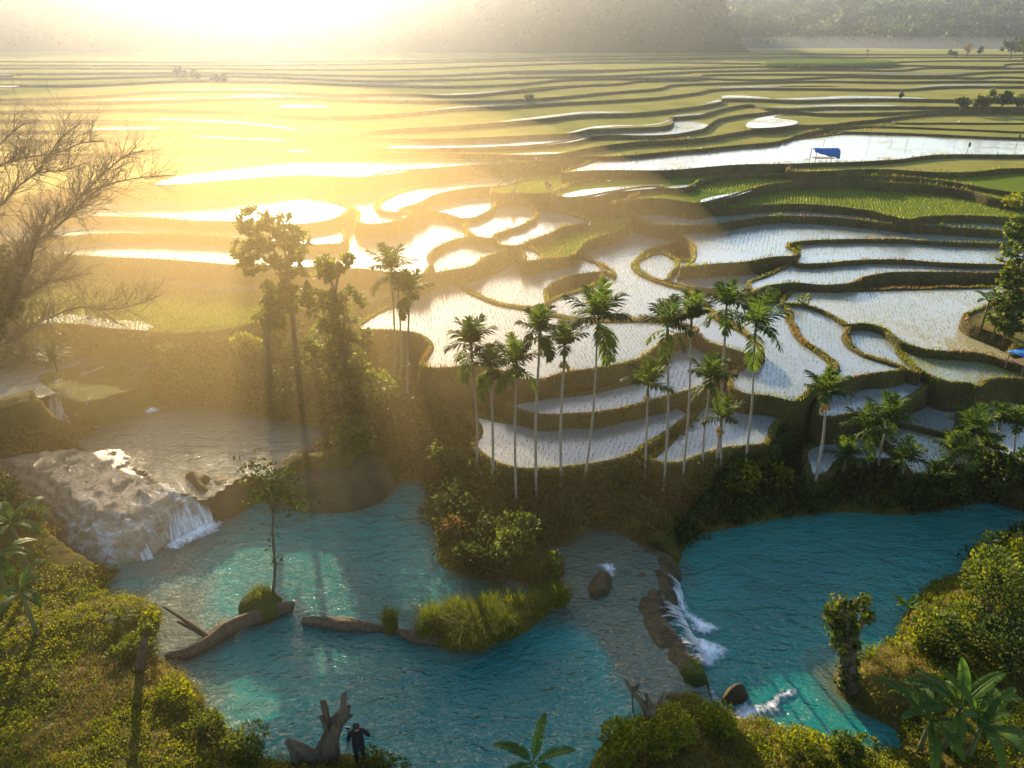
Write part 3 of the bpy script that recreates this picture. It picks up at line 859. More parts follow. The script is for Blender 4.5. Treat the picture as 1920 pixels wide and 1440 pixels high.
# ------------------------------------------------------------------ rocks, islands, falls
def mound(name, px, z0, height, edge, m, label, cat, res=.15, seed=1, rough=.25, tilt=None, top=None, kind=None, steps=0, res_out=False):
    """a rock or islet: the outline read off the photo on the level z0, rising inside it"""
    poly = catmull(wpoly(px, z0), True, .3)
    lo, hi = poly.min(0) - .3, poly.max(0) + .3
    ax = np.arange(lo[0], hi[0], res); ay = np.arange(lo[1], hi[1], res)
    A, B = np.meshgrid(ax, ay); q = np.c_[A.ravel(), B.ravel()]
    d = -sdf(q, poly)
    n = vnoise(q, 1.1, seed, 4); n2 = vnoise(q, 3.5, seed + 3, 3)
    h = np.where(d > 0, 1 - (1 - np.clip(d / edge, 0, 1)) ** 2.2, d * 1.5 / height) * height
    h = h * (1 + n * rough) + n2 * rough * .25 * np.clip(d / edge, 0, 1)
    if tilt is not None: h += ((q - poly.mean(0)) @ np.array(tilt)) * np.clip(d / edge, 0, 1)
    if steps:
        k = h * steps / height + n2 * .35
        fl = np.floor(k); h = np.where(d > 0, (fl + np.clip((k - fl) * 3.2 - 1.6, 0, 1) * .85 + .15 * (k - fl)) * height / steps, h)
        h += vnoise(q, 7, seed + 9, 2) * .03
    z = z0 + h - .12
    mm, nn_ = A.shape; ii = np.arange(mm * nn_).reshape(mm, nn_)
    Fq = np.c_[ii[:-1, :-1].ravel(), ii[:-1, 1:].ravel(), ii[1:, 1:].ravel(), ii[1:, :-1].ravel()]
    keep = d > -.28
    Fq = Fq[keep[Fq].all(1)]
    used = np.unique(Fq); rm = np.full(len(q), -1); rm[used] = np.arange(len(used))
    o = mk(name, np.c_[q, z][used], rm[Fq], m, smooth=True)
    tag(o, label, cat, kind=kind)
    if res_out: return q, z, d, ii
    return o, q[d > .1], z[d > .1]


mound('boulder', [(515,868),(545,852),(600,843),(660,845),(720,858),(748,880),(742,905),(712,935),(660,952),(600,955),(545,950),(500,935),(485,915),(495,885)], 1.0, 1.15, 1.7, M['rock'], 'big smooth brown boulder between the upper pool and the turquoise pool', 'boulder', seed=2, rough=.28)
mound('boulder', [(345,893),(368,888),(395,893),(402,900),(390,912),(398,925),(378,928),(356,912)], 1.9, .55, .5, M['rock'], 'small low brown rock at the edge of the upper pool beside the pale cascade', 'boulder', .1, seed=5)
mound('boulder', [(385,930),(420,908),(455,893),(490,878),(512,880),(505,905),(480,930),(455,955),(425,972),(400,970)], .9, 1.2, .9, M['rock'], 'long brown rock ridge running from the pale cascade to the big boulder', 'boulder', seed=6, rough=.2)
CAS = mound('cascade_rock', CAS_PX, .75, 1.55, 2.0, M['travertine'], 'pale wet travertine rock of the sunlit cascade at the left', 'rock', .08, seed=8, rough=.22, steps=5, res_out=True)
# the film of white water that runs over it, down towards the middle pool
q, z, d, ii = CAS
fl = W(400, 985, .8)[:2] - W(120, 870, 2)[:2]; fl /= np.linalg.norm(fl); pe = np.array([-fl[1], fl[0]])
Fq = np.c_[ii[:-1, :-1].ravel(), ii[:-1, 1:].ravel(), ii[1:, 1:].ravel(), ii[1:, :-1].ravel()]
Fq = Fq[(d > .02)[Fq].all(1)]; used = np.unique(Fq); rm = np.full(len(q), -1); rm[used] = np.arange(len(used))
wv = vnoise(q, .5, 77, 2)
amt = .32 + .35 * np.clip(((q - W(200, 900, 2)[:2]) @ fl) / 5, -.6, .8) + .25 * wv
tag(mk('waterfall', np.c_[q, z + .025][used], rm[Fq], M['fall'], smooth=True, tint=amt[used], attr={'lu': ((q @ pe) * .55 + wv * .35)[used], 'lv': ((q @ fl) * .8)[used]}), 'many thin white streams running over the pale travertine cascade', 'waterfall')
mound('boulder', [(1098,1105),(1110,1085),(1130,1070),(1145,1078),(1150,1100),(1140,1122),(1118,1130),(1102,1122)], .75, .55, .5, M['rock'], 'rounded brown rock in the shallows above the lip of the small falls', 'boulder', .08, seed=9)
mound('boulder', [(1345,1322),(1352,1300),(1375,1288),(1398,1292),(1408,1310),(1398,1326),(1372,1330)], -.1, .75, .55, M['rock'], 'dark brown rock standing in the pool below the falls', 'boulder', .08, seed=10)
mound('rock_ledge', [(1090,1025),(1130,1008),(1180,1015),(1230,1028),(1262,1045),(1272,1068),(1255,1085),(1265,1105),(1258,1140),(1240,1140),(1215,1120),(1180,1108),(1150,1095),(1130,1050)], .45, .42, .5, M['rock'], 'flat brown rock ledge at the head of the falls under the palm bank', 'rock', .1, seed=12, rough=.2)
mound('rock_ledge', [(1238,1122),(1250,1150),(1260,1185),(1284,1217),(1308,1247),(1326,1272),(1334,1302),(1325,1328),(1290,1335),(1262,1312),(1240,1282),(1212,1248),(1192,1212),(1178,1172),(1185,1135),(1210,1118)], 0.0, .98, .6, M['rock'], 'curved rock lip over which the middle pool spills into the right pool', 'rock', .07, seed=13, rough=.24)
mound('boulder', [(1268,1258),(1290,1244),(1314,1254),(1330,1285),(1326,1312),(1300,1316),(1276,1302),(1262,1280)], .3, .95, .5, M['moss'], 'mossy rock knob at the lower end of the curved lip, above the narrow chute', 'boulder', .06, seed=33, rough=.3)
mound('rock_ledge', [(1232,1310),(1260,1300),(1300,1305),(1330,1318),(1340,1336),(1300,1345),(1250,1335)], .5, .6, .4, M['rock'], 'small brown rock ledge below the mossy knob at the right bank', 'rock', .07, seed=14)
_, ISL2, ISL2z = mound('islet', [(815,985),(850,965),(900,955),(960,955),(1005,965),(1015,1000),(1030,1035),(1058,1052),(1060,1085),(1042,1108),(1005,1112),(975,1098),(945,1085),(900,1090),(865,1082),(828,1062),(818,1020)], .75, 1.0, 1.2, M['ground'], 'bushy islet of dark rock between the two arms of the turquoise pool', 'islet', seed=15)
_, ISL1, ISL1z = mound('islet', [(778,1195),(785,1165),(830,1150),(900,1145),(960,1135),(1010,1125),(1058,1108),(1062,1125),(1030,1150),(1010,1175),(985,1192),(950,1205),(880,1212),(820,1210)], .75, .5, .6, M['ground'], 'long low grassy islet lying in the middle of the turquoise pool', 'islet', seed=16)
CL = mound('cliff', [(75,738),(115,726),(150,716),(205,706),(255,690),(300,700),(300,735),(290,768),(240,790),(185,806),(140,806),(100,790)], 1.9, 1.55, .9, M['moss'], 'mossy cliff under the thin upper falls at the far left', 'cliff', .12, seed=18, rough=.08, res_out=True)
q, z, d, ii = CL
Fq = np.c_[ii[:-1, :-1].ravel(), ii[:-1, 1:].ravel(), ii[1:, 1:].ravel(), ii[1:, :-1].ravel()]
Fq = Fq[((d > -.05) & (d < 1.3))[Fq].all(1)]; used = np.unique(Fq); rm = np.full(len(q), -1); rm[used] = np.arange(len(used))
wv = vnoise(q, .7, 78, 2)
tag(mk('waterfall', np.c_[q, z + .03][used], rm[Fq], M['fall'], smooth=True, tint=(.30 + .5 * wv)[used], attr={'lu': (q[:, 0] * .45 + .1 * wv)[used], 'lv': (z * .6)[used]}), 'wide veil of thin threads over the mossy cliff of the upper falls', 'waterfall')


def drape(pts_top, pts_foot, zt, zf, name, label, cat, m, bulge=.25, res=18, hug=None):
    """a curtain of water from a lip to its foot"""
    T0 = catmull(np.array([W(x, y, zt) for x, y in pts_top]), False, .12)
    n = len(T0)
    Fo = np.array([W(x, y, zf) for x, y in pts_foot])
    s = np.linspace(0, 1, len(Fo)); u = np.linspace(0, 1, n)
    Fo = np.c_[[np.interp(u, s, Fo[:, k]) for k in range(3)]].T
    V, tn, lu, lv = [], [], [], []
    for j in range(res + 1):
        t = j / res
        P = T0 * (1 - t) + Fo * t
        P[:, 2] = zt + .06 - (zt - zf + .05) * t ** 1.7
        P[:, 2] += vnoise(np.c_[u * n * .12 * 4, np.full(n, t * 2)], 1, 3, 3) * .06
        V.append(P); tn.append(np.full(n, .35 + .5 * t)); lu.append(u * n * .12); lv.append(np.full(n, t))
    V = np.concatenate(V); ii = np.arange((res + 1) * n).reshape(res + 1, n)
    Fq = np.c_[ii[:-1, :-1].ravel(), ii[:-1, 1:].ravel(), ii[1:, 1:].ravel(), ii[1:, :-1].ravel()]
    tag(mk(name, V, Fq, m, smooth=True, tint=np.concatenate(tn), attr={'lu': np.concatenate(lu), 'lv': np.concatenate(lv)}), label, cat)


def foam(px, z, seed, amp=.12):
    """churned white water lying on a pool"""
    poly = catmull(wpoly(px, z), True, .15)
    lo, hi = poly.min(0), poly.max(0)
    ax = np.arange(lo[0], hi[0], .06); ay = np.arange(lo[1], hi[1], .06)
    A, B = np.meshgrid(ax, ay); q = np.c_[A.ravel(), B.ravel()]
    d = -sdf(q, poly)
    zf = z + .03 + amp * np.clip(d / .5, 0, 1) * (1 + vnoise(q, 3, seed, 4))
    mm, nn_ = A.shape; ii = np.arange(mm * nn_).reshape(mm, nn_)
    Fq = np.c_[ii[:-1, :-1].ravel(), ii[:-1, 1:].ravel(), ii[1:, 1:].ravel(), ii[1:, :-1].ravel()]
    Fq = Fq[(d > 0)[Fq].all(1)]
    if not len(Fq): return
    used = np.unique(Fq); rm = np.full(len(q), -1); rm[used] = np.arange(len(used))
    tag(mk('foam', np.c_[q, zf][used], rm[Fq], M['foam'], smooth=True, tint=np.clip(d / .55, 0, 1.05)[used]), kind='stuff')


drape([(1228,1118),(1232,1142),(1240,1165),(1256,1190),(1280,1217),(1302,1246)], [(1268,1118),(1278,1150),(1290,1172),(1305,1198),(1325,1225),(1330,1248)], .88, 0, 'waterfall', 'broad white fall over the curved rock lip into the right pool', 'waterfall', M['fall'])
drape([(1306,1274),(1318,1284)], [(1338,1322),(1352,1328)], .85, 0, 'waterfall', 'narrow bluish chute beside the dark rock at the lower right bank', 'waterfall', M['fall'])
drape([(1236,1070),(1252,1085),(1258,1098)], [(1275,1095),(1282,1120),(1280,1140)], .8, 0, 'waterfall', 'thin stream trickling off the flat ledge under the palm bank', 'waterfall', M['fall'])
drape([(310,940),(335,948),(362,946),(388,944)], [(322,1018),(345,1006),(378,992),(402,980)], 1.85, .8, 'waterfall', 'white curtain at the right end of the pale cascade', 'waterfall', M['fall'])
drape([(238,972),(252,976)], [(268,1052),(288,1048)], 1.8, .8, 'waterfall', 'thin white thread down the shadowed face of the pale cascade', 'waterfall', M['fall'])
drape([(300,868),(316,880),(322,905)], [(330,905),(345,918),(352,930)], 2.15, 1.95, 'waterfall', 'sheet of water sliding off the top of the pale cascade', 'waterfall', M['fall'])
drape([(84,738),(104,731),(128,724)], [(104,800),(122,802),(142,804)], 3.45, 2.0, 'waterfall', 'leftmost thin veil of the upper falls', 'waterfall', M['fall'])
drape([(152,714),(172,710)], [(155,796),(182,792)], 3.45, 2.0, 'waterfall', 'middle thin veil of the upper falls', 'waterfall', M['fall'])
drape([(240,690),(254,690)], [(262,764),(282,762)], 3.4, 2.0, 'waterfall', 'single thread of the upper falls nearest the shadowed bank', 'waterfall', M['fall'])
foam([(1240,1100),(1268,1095),(1290,1120),(1305,1150),(1335,1165),(1362,1185),(1335,1200),(1305,1198),(1278,1170),(1255,1140)], 0, 1, .16)
foam([(1275,1180),(1310,1192),(1345,1205),(1385,1228),(1360,1246),(1340,1262),(1312,1256),(1290,1222)], 0, 2, .22)
foam([(1330,1318),(1362,1326),(1392,1312),(1420,1316),(1448,1296),(1500,1288),(1496,1312),(1470,1326),(1478,1342),(1440,1350),(1415,1372),(1380,1368),(1350,1356)], 0, 3, .06)
foam([(1308,1270),(1336,1285),(1362,1322),(1350,1340),(1325,1322)], 0, 4)
foam([(300,1030),(340,1000),(385,975),(425,978),(410,1004),(365,1022),(325,1040)], ZM, 5, .14)
foam([(258,1046),(290,1040),(300,1048),(275,1058)], ZM, 6, .06)
foam([(252,770),(270,760),(300,762),(308,770),(285,780),(262,780)], ZU, 7, .06)
foam([(160,800),(185,792),(215,782),(220,790),(190,804),(165,812)], ZU, 8, .06)
foam([(1150,1122),(1185,1128),(1215,1140),(1228,1160),(1210,1152),(1180,1135)], ZM + .02, 9, .03)
foam([(1110,1058),(1150,1052),(1165,1075),(1150,1092),(1130,1078)], ZM + .02, 10, .03)
foam([(305,905),(330,915),(345,935),(330,950),(312,930)], 1.95, 11, .06)
# ------------------------------------------------------------------ plants
def near_terr(q, names):
    r = np.zeros(len(q), bool)
    for n_ in names: r |= inside(q, TW[n_])
    return r


NEARN = [n_ for n_ in T if not n_.startswith('D') and n_ not in ('CA',)]


def vis(P, m=60):
    d = P - np.array([0, 0, CAMH])
    depth = d[:, 1] * CP - d[:, 2] * SP
    px = 960 + FPX * d[:, 0] / depth; py = 720 - FPX * (d[:, 1] * SP + d[:, 2] * CP) / depth
    return (px > -m) & (px < 1920 + m) & (py < 1440 + m) & (py > -m), px, py


# ---- grass on the terrace rims and walls
parts, dryp = [], []
for R, nr, z, prof, dist, surf in RIMS:
    if dist > 95: continue
    seg = np.linalg.norm(np.roll(R, -1, 0) - R, axis=1)
    ok = seg < 3
    dens = 80 if dist < 50 else (40 if dist < 70 else 14)
    cnt = rng.poisson(seg * dens * ok)
    i = np.repeat(np.arange(len(R)), cnt)
    if not len(i): continue
    f = rng.uniform(size=(len(i), 1))
    B0 = R[i] * (1 - f) + np.roll(R, -1, 0)[i] * f; nn2 = nr[i]
    po = np.array([p[0] for p in prof]); pz = np.array([p[1] for p in prof])
    dz = -np.abs(rng.normal(0, .9, len(i))); crest = rng.uniform(size=len(i)) < .5
    dz = np.where(crest, .1, np.clip(dz, -2.4, -.05))
    oo = np.where(crest, rng.uniform(-.3, .02, len(i)), np.interp(dz, pz[::-1][:7], po[::-1][:7]))
    P = np.c_[B0 + nn2 * (oo + .02)[:, None], z + dz]
    v, px, py = vis(P)
    P = P[v]
    s = np.clip(dist / 45, .8, 1.7)
    dry = vnoise(P, .35, 41, 2) + rng.normal(0, .25, len(P)) > .08
    for sel, lst in ((~dry, parts), (dry, dryp)):
        if sel.sum(): lst.append(blade_arrays(P[sel], (.13 + .16 * np.clip(vnoise(P[sel], .7, 43, 2) + .3, 0, 1)) * s, .014 * s * 1.3, .9, .4))
V, F, t = merge(parts); tag(mk('grass', V, F, M['grass'], tint=t), 'green grass on the terrace banks', kind='stuff')
V, F, t = merge(dryp); tag(mk('grass', V, F, M['drygrass'], tint=t), 'dry golden grass on the terrace banks', kind='stuff')

# ---- rice seedlings in rows
parts = []
order = sorted(FIELDS, key=lambda f: -f[2])
for name, surf, z, R in order:
    c = R.mean(0)
    dist = np.median(R[:, 1])
    if dist > 80 or surf == 'ground' or surf == 'paddy_clear': continue
    sp = {'paddy': .25, 'paddy_green': .2, 'paddy_mud': .24, 'field': .24, 'field_deep': .22}[surf] * (1 if dist < 58 else 1.35)
    lo, hi = R.min(0), R.max(0)
    lo = np.maximum(lo, [-75, 20]); hi = np.minimum(hi, [80, 95])
    if (hi <= lo).any(): continue
    ax = np.arange(lo[0], hi[0], sp); ay = np.arange(lo[1], hi[1], sp * .8)
    A, B = np.meshgrid(ax, ay); q = np.c_[A.ravel(), B.ravel()]
    an = .35 if c[0] > 0 else -.15
    rot = np.array([[math.cos(an), -math.sin(an)], [math.sin(an), math.cos(an)]])
    q = (q - c) @ rot + c
    q += rng.normal(0, sp * .13, q.shape)
    P = np.c_[q, np.full(len(q), z)]
    v, px, py = vis(P, 10)
    P = P[v]
    if not len(P): continue
    P = P[inside(P[:, :2], R)]
    hid = np.zeros(len(P), bool)
    for n2, s2, z2, R2 in order:
        if z2 > z and n2 != name: hid |= inside(P[:, :2], R2)
    P = P[~hid]
    if surf.startswith('paddy'):
        P = P[vnoise(P, .22, 51, 3) + rng.normal(0, .2, len(P)) > (-.22 if surf != 'paddy_green' else -.6)]
    if not len(P): continue
    rep = 2 if surf.startswith('paddy') else 3
    P = np.repeat(P, rep, 0) + np.c_[rng.normal(0, .025, (len(P) * rep, 2)), np.zeros(len(P) * rep)]
    parts.append(blade_arrays(P, .10 if surf.startswith('paddy') else .2, .012 if surf.startswith('paddy') else .018, .6, .5))
V, F, t = merge(parts)
tag(mk('rice_seedlings', V, F, M['rice'], tint=t), 'rice seedlings planted in rows in the paddies', kind='stuff')

# ---- low growth over the river banks
q = rng.uniform(size=(60000, 2)) * [86, 42] + [-40, 8]
dm = np.minimum.reduce([sdf(q, p) for z, p in PW.values()])
zq = hgt(q[:, 0], q[:, 1])
P = np.c_[q, zq]
v, px, py = vis(P, 70)
k = v & (dm > .12) & ~near_terr(q, NEARN)
P, px, py, dm = P[k], px[k], py[k], dm[k]
# never on the bare rocks
bare = ((px > -60) & (px < 310) & (py > 680) & (py < 806)) | ((px > 485) & (px < 752) & (py > 840) & (py < 955)) | ((px < 405) & (py > 858) & (py < 1060) & (px > 90)) | ((px > 1090) & (px < 1275) & (py > 1005) & (py < 1150))
P, px, py, dm = P[~bare], px[~bare], py[~bare], dm[~bare]
far = P[:, 1] > 26
n_ = vnoise(P, .3, 61, 3)
lowleaf, midleaf, darkleaf, gr, dr = [], [], [], [], []
def clump(P, r, h, n, L, wd, up=.4):
    m_ = len(P)
    off = rand_dirs(m_ * n) * rng.uniform(.2, 1, (m_ * n, 1)) ** .5
    off[:, 2] = np.abs(off[:, 2])
    rr = np.repeat(np.broadcast_to(r, (m_,)) * rng.uniform(.6, 1.4, m_), n)[:, None]
    hh = np.repeat(np.broadcast_to(h, (m_,)) * rng.uniform(.5, 1.5, m_), n)
    PP = np.repeat(P, n, 0) + np.c_[off[:, :2] * rr, off[:, 2] * hh]
    return leaf_arrays(PP, L, wd, up)
nearP = P[~far]; nn1 = n_[~far]
a = nearP[(nn1 > -.15)]
lowleaf.append(clump(a, .30, .10, 36, .075, .40))
a2 = nearP[(nn1 < .12)]
gr.append(blade_arrays(np.repeat(a2, 14, 0) + np.c_[rng.normal(0, .16, (len(a2) * 14, 2)), np.zeros(len(a2) * 14)], .17, .010, 1.1, .6))
a3 = nearP[(nn1 < -.12)]
dr.append(blade_arrays(np.repeat(a3, 14, 0) + np.c_[rng.normal(0, .16, (len(a3) * 14, 2)), np.zeros(len(a3) * 14)], .15, .010, 1.3, .6))
farP = P[far]; fn = n_[far]
b1 = farP[rng.uniform(size=len(farP)) < .55]
darkleaf.append(clump(b1, .42, .40, 20, .19, .36))
b2 = farP[(rng.uniform(size=len(farP)) < .3)]
gr.append(blade_arrays(np.repeat(b2, 12, 0) + np.c_[rng.normal(0, .2, (len(b2) * 12, 2)), np.zeros(len(b2) * 12)], .55, .016, .8, .8))
b3 = farP[(fn < -.1) & (rng.uniform(size=len(farP)) < .35)]
dr.append(blade_arrays(np.repeat(b3, 12, 0) + np.c_[rng.normal(0, .2, (len(b3) * 12, 2)), np.zeros(len(b3) * 12)], .45, .014, .9, .8))
# growth hanging on the front walls of the lowest terraces
for R, nr, z, prof, dist, surf in RIMS:
    nm = next(k for k in T if TW[k] is R)
    if nm not in ('L1', 'L1b', 'R1', 'R2b', 'R3', 'T1'): continue
    po = np.array([p[0] for p in prof])[3:]; pz = np.array([p[1] for p in prof])[3:]
    i = rng.choice(np.where(nr[:, 1] < -.15)[0], 900 if nm in ('L1', 'T1') else 420)
    dz = -rng.uniform(.25, 3.4, len(i)) ** 1.0
    oo = np.interp(-dz, -pz, po)
    Pw = np.c_[R[i] + nr[i] * (oo + .03)[:, None], z + dz]
    hid = np.zeros(len(Pw), bool)
    for n2 in NEARN:
        if n2 != nm: hid |= inside(Pw[:, :2], TW[n2]) & (Pw[:, 2] < T[n2][0])
    hid |= np.array([hgt(a_[0], a_[1]) > a_[2] + .05 for a_ in Pw])
    if nm == 'T1': hid |= vis(Pw)[1] < 250
    Pw = Pw[~hid]
    darkleaf.append(clump(Pw, .38, .30, 22, .17, .36))
    if nm == 'T1': midleaf.append(clump(Pw[::3], .75, .6, 70, .2, .36))
    gr.append(blade_arrays(np.repeat(Pw[::2], 10, 0) + np.c_[rng.normal(0, .15, (len(Pw[::2]) * 10, 2)), np.zeros(len(Pw[::2]) * 10)], .42, .014, 1.0, .8))
# taller fringe standing along the shore and below the lowest terraces
b4 = farP[(rng.uniform(size=len(farP)) < .15)]
darkleaf.append(clump(b4, .6, .85, 60, .22, .34))
V, F, t = merge(lowleaf); tag(mk('undergrowth', V, F, M['leaf_yellow'], tint=t), 'low yellow green creepers over the near banks', kind='stuff')
V, F, t = merge(midleaf); tag(mk('undergrowth', V, F, M['leaf'], tint=t), 'leafy growth on the slope behind the upper pool', kind='stuff')
V, F, t = merge(darkleaf); tag(mk('undergrowth', V, F, M['leaf_dark'], tint=t), 'dark undergrowth on the bank below the terraces', kind='stuff')
V, F, t = merge(gr); tag(mk('grass', V, F, M['grass'], tint=t), 'green grass over the river banks', kind='stuff')
V, F, t = merge(dr); tag(mk('grass', V, F, M['drygrass'], tint=t), 'dry grass over the river banks', kind='stuff')


# ---- bushes
def bush(px, py, rx, ry, label, m='leaf', n=500, L=.16, wd=.36, base=None, cat='bush', name='bush', lobes=5, wood=True):
    """a bush whose foot stands at the picture point (px, py); rx, ry its half width and height in photo pixels"""
    b = hit(px, py) if base is None else np.array(base, float)
    s = pxm(b[1], b[2]); r = rx / s; h = ry / s / .8
    e = empty(name, b); tag(e, label, cat)
    C, Rr = [], []
    for i in range(lobes):
        a = rng.uniform(0, 2 * math.pi); u = rng.uniform(.0, .7)
        C.append([math.cos(a) * u * r, math.sin(a) * u * r, h * rng.uniform(.25, .72)]); Rr.append(r * rng.uniform(.38, .62))
    C = np.array(C); Rr = np.array(Rr)
    i = rng.integers(0, lobes, n)
    d = rand_dirs(n)
    rad = Rr[i] * rng.uniform(.55, 1.0, n) ** .6
    Pn = C[i] + d * rad[:, None] * np.array([1, 1, min(1.0, .55 * h / r + .3)])
    Pn[:, 2] = np.abs(Pn[:, 2])
    V, F, t = leaf_arrays(Pn, L, wd, .25, d)
    mk('foliage', V, F, M[m], e, tint=t)
    if wood:
        mb = MB()
        for c_ in C:
            mb.tube([(0, 0, -.1), tuple(c_ * .5 + np.array([0, 0, .05])), tuple(c_)], [.03 * max(1, r), .02 * max(1, r), .008], 5)
        mb.build('stem', M['bark'], e)
    return e


BUSHES = [
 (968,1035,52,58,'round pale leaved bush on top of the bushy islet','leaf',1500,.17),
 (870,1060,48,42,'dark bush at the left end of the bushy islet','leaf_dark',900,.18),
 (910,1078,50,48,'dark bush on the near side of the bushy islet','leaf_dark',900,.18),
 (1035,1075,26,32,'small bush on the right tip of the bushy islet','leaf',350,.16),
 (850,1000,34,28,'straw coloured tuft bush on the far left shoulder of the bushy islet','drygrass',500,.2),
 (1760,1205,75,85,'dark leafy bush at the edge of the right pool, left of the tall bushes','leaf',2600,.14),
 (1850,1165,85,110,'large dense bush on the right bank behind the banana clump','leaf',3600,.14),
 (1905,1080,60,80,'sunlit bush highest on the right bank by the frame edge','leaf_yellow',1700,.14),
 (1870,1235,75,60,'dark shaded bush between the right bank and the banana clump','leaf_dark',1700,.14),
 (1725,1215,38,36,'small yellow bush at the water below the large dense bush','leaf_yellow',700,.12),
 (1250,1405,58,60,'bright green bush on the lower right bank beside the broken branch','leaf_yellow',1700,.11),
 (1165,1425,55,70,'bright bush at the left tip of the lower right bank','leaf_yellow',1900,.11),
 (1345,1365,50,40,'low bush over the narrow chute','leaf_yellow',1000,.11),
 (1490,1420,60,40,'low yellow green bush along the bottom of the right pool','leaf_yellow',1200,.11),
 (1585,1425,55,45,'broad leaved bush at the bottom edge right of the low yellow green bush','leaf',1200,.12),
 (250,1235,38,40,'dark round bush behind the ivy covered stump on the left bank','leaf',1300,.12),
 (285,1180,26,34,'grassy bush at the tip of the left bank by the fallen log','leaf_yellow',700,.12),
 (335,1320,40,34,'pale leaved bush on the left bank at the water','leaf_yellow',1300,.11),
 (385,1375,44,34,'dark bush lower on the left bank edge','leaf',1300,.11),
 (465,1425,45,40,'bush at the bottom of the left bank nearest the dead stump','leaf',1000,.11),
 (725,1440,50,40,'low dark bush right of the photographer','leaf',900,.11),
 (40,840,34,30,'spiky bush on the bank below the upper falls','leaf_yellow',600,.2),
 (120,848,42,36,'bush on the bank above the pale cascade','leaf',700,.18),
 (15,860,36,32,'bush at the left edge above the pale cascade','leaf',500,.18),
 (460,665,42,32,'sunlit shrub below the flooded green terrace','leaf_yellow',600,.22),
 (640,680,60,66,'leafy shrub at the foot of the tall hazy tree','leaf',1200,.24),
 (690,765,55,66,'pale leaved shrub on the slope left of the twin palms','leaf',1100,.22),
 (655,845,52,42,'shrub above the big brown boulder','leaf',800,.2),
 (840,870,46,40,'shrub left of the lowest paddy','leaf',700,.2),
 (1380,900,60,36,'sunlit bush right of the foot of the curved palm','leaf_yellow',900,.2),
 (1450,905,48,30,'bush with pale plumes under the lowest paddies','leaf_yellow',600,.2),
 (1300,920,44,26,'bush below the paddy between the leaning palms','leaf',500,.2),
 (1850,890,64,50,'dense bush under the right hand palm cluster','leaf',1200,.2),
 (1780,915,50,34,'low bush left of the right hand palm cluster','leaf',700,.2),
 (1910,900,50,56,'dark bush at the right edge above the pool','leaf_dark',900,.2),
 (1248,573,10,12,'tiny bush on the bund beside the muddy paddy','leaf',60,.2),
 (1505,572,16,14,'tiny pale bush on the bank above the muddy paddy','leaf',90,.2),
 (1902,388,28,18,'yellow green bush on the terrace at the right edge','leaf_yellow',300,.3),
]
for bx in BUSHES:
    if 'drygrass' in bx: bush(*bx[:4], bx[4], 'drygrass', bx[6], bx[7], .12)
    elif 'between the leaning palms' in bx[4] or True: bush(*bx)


# ---- areca palms
def frond_arrays(az, e0, droop, L, nl=19, lw=.045, ll=.55):
    ts = np.linspace(0, 1, nl + 3)
    el = e0 - droop * ts ** 1.4
    h = np.array([math.cos(az), math.sin(az)])
    st = L / (nl + 2)
    dirs = np.c_[np.cos(el)[:, None] * h, np.sin(el)]
    pts = np.vstack([[0, 0, 0], np.cumsum(dirs * st, 0)])[:-1]
    side = np.array([-h[1], h[0], 0])
    Vs, Fs = [], []
    # rachis ribbon
    w = .018
    up = np.cross(side, dirs)
    V = np.concatenate([pts + side * w, pts - side * w, pts - up * w * 1.2]); n = len(pts)
    i = np.arange(n - 1)
    Fs.append(np.concatenate([np.c_[i, i + 1, i + 1 + n], np.c_[i, i + 1 + n, i + n], np.c_[i + n, i + 1 + n, i + 1 + 2 * n], np.c_[i + n, i + 1 + 2 * n, i + 2 * n], np.c_[i + 2 * n, i + 1 + 2 * n, i + 1], np.c_[i + 2 * n, i + 1, i]]))
    Vs.append(V); b = len(V)
    for sgn in (-1, 1):
        k = np.arange(3, n)
        tt = ts[k]
        l = ll * (np.sin(np.clip(tt * 1.02, 0, 1) * math.pi) ** .5 * .8 + .3) * rng.uniform(.8, 1.1, len(k))
        d = dirs[k] * (.35 + .75 * tt[:, None]) + sgn * side * (1.0 - .45 * tt[:, None]) + up[k] * rng.uniform(-.25, .35, (len(k), 1)) + rng.normal(0, .09, (len(k), 3))
        d /= np.linalg.norm(d, axis=1)[:, None]
        p0 = pts[k]; p1 = p0 + d * (l * .55)[:, None]; d2 = d + np.array([0, 0, -.45]); d2 /= np.linalg.norm(d2, axis=1)[:, None]
        p2 = p1 + d2 * (l * .5)[:, None]
        wv = np.cross(d, up[k]); wv /= np.linalg.norm(wv, axis=1)[:, None] + 1e-9
        wv = wv * lw
        V = np.stack([p0 - wv * .4, p0 + wv * .4, p1 + wv, p1 - wv, p2 + wv * .25, p2 - wv * .25], 1).reshape(-1, 3)
        j = np.arange(len(k))[:, None] * 6 + b
        Fs.append(np.concatenate([j + np.array([[0, 1, 2]]), j + np.array([[0, 2, 3]]), j + np.array([[3, 2, 4]]), j + np.array([[3, 4, 5]])]))
        Vs.append(V); b += len(V)
    V = np.concatenate(Vs)
    return V, np.concatenate(Fs), np.clip(rng.normal(.5, .18) + rng.normal(0, .08, len(V)), 0, 1)


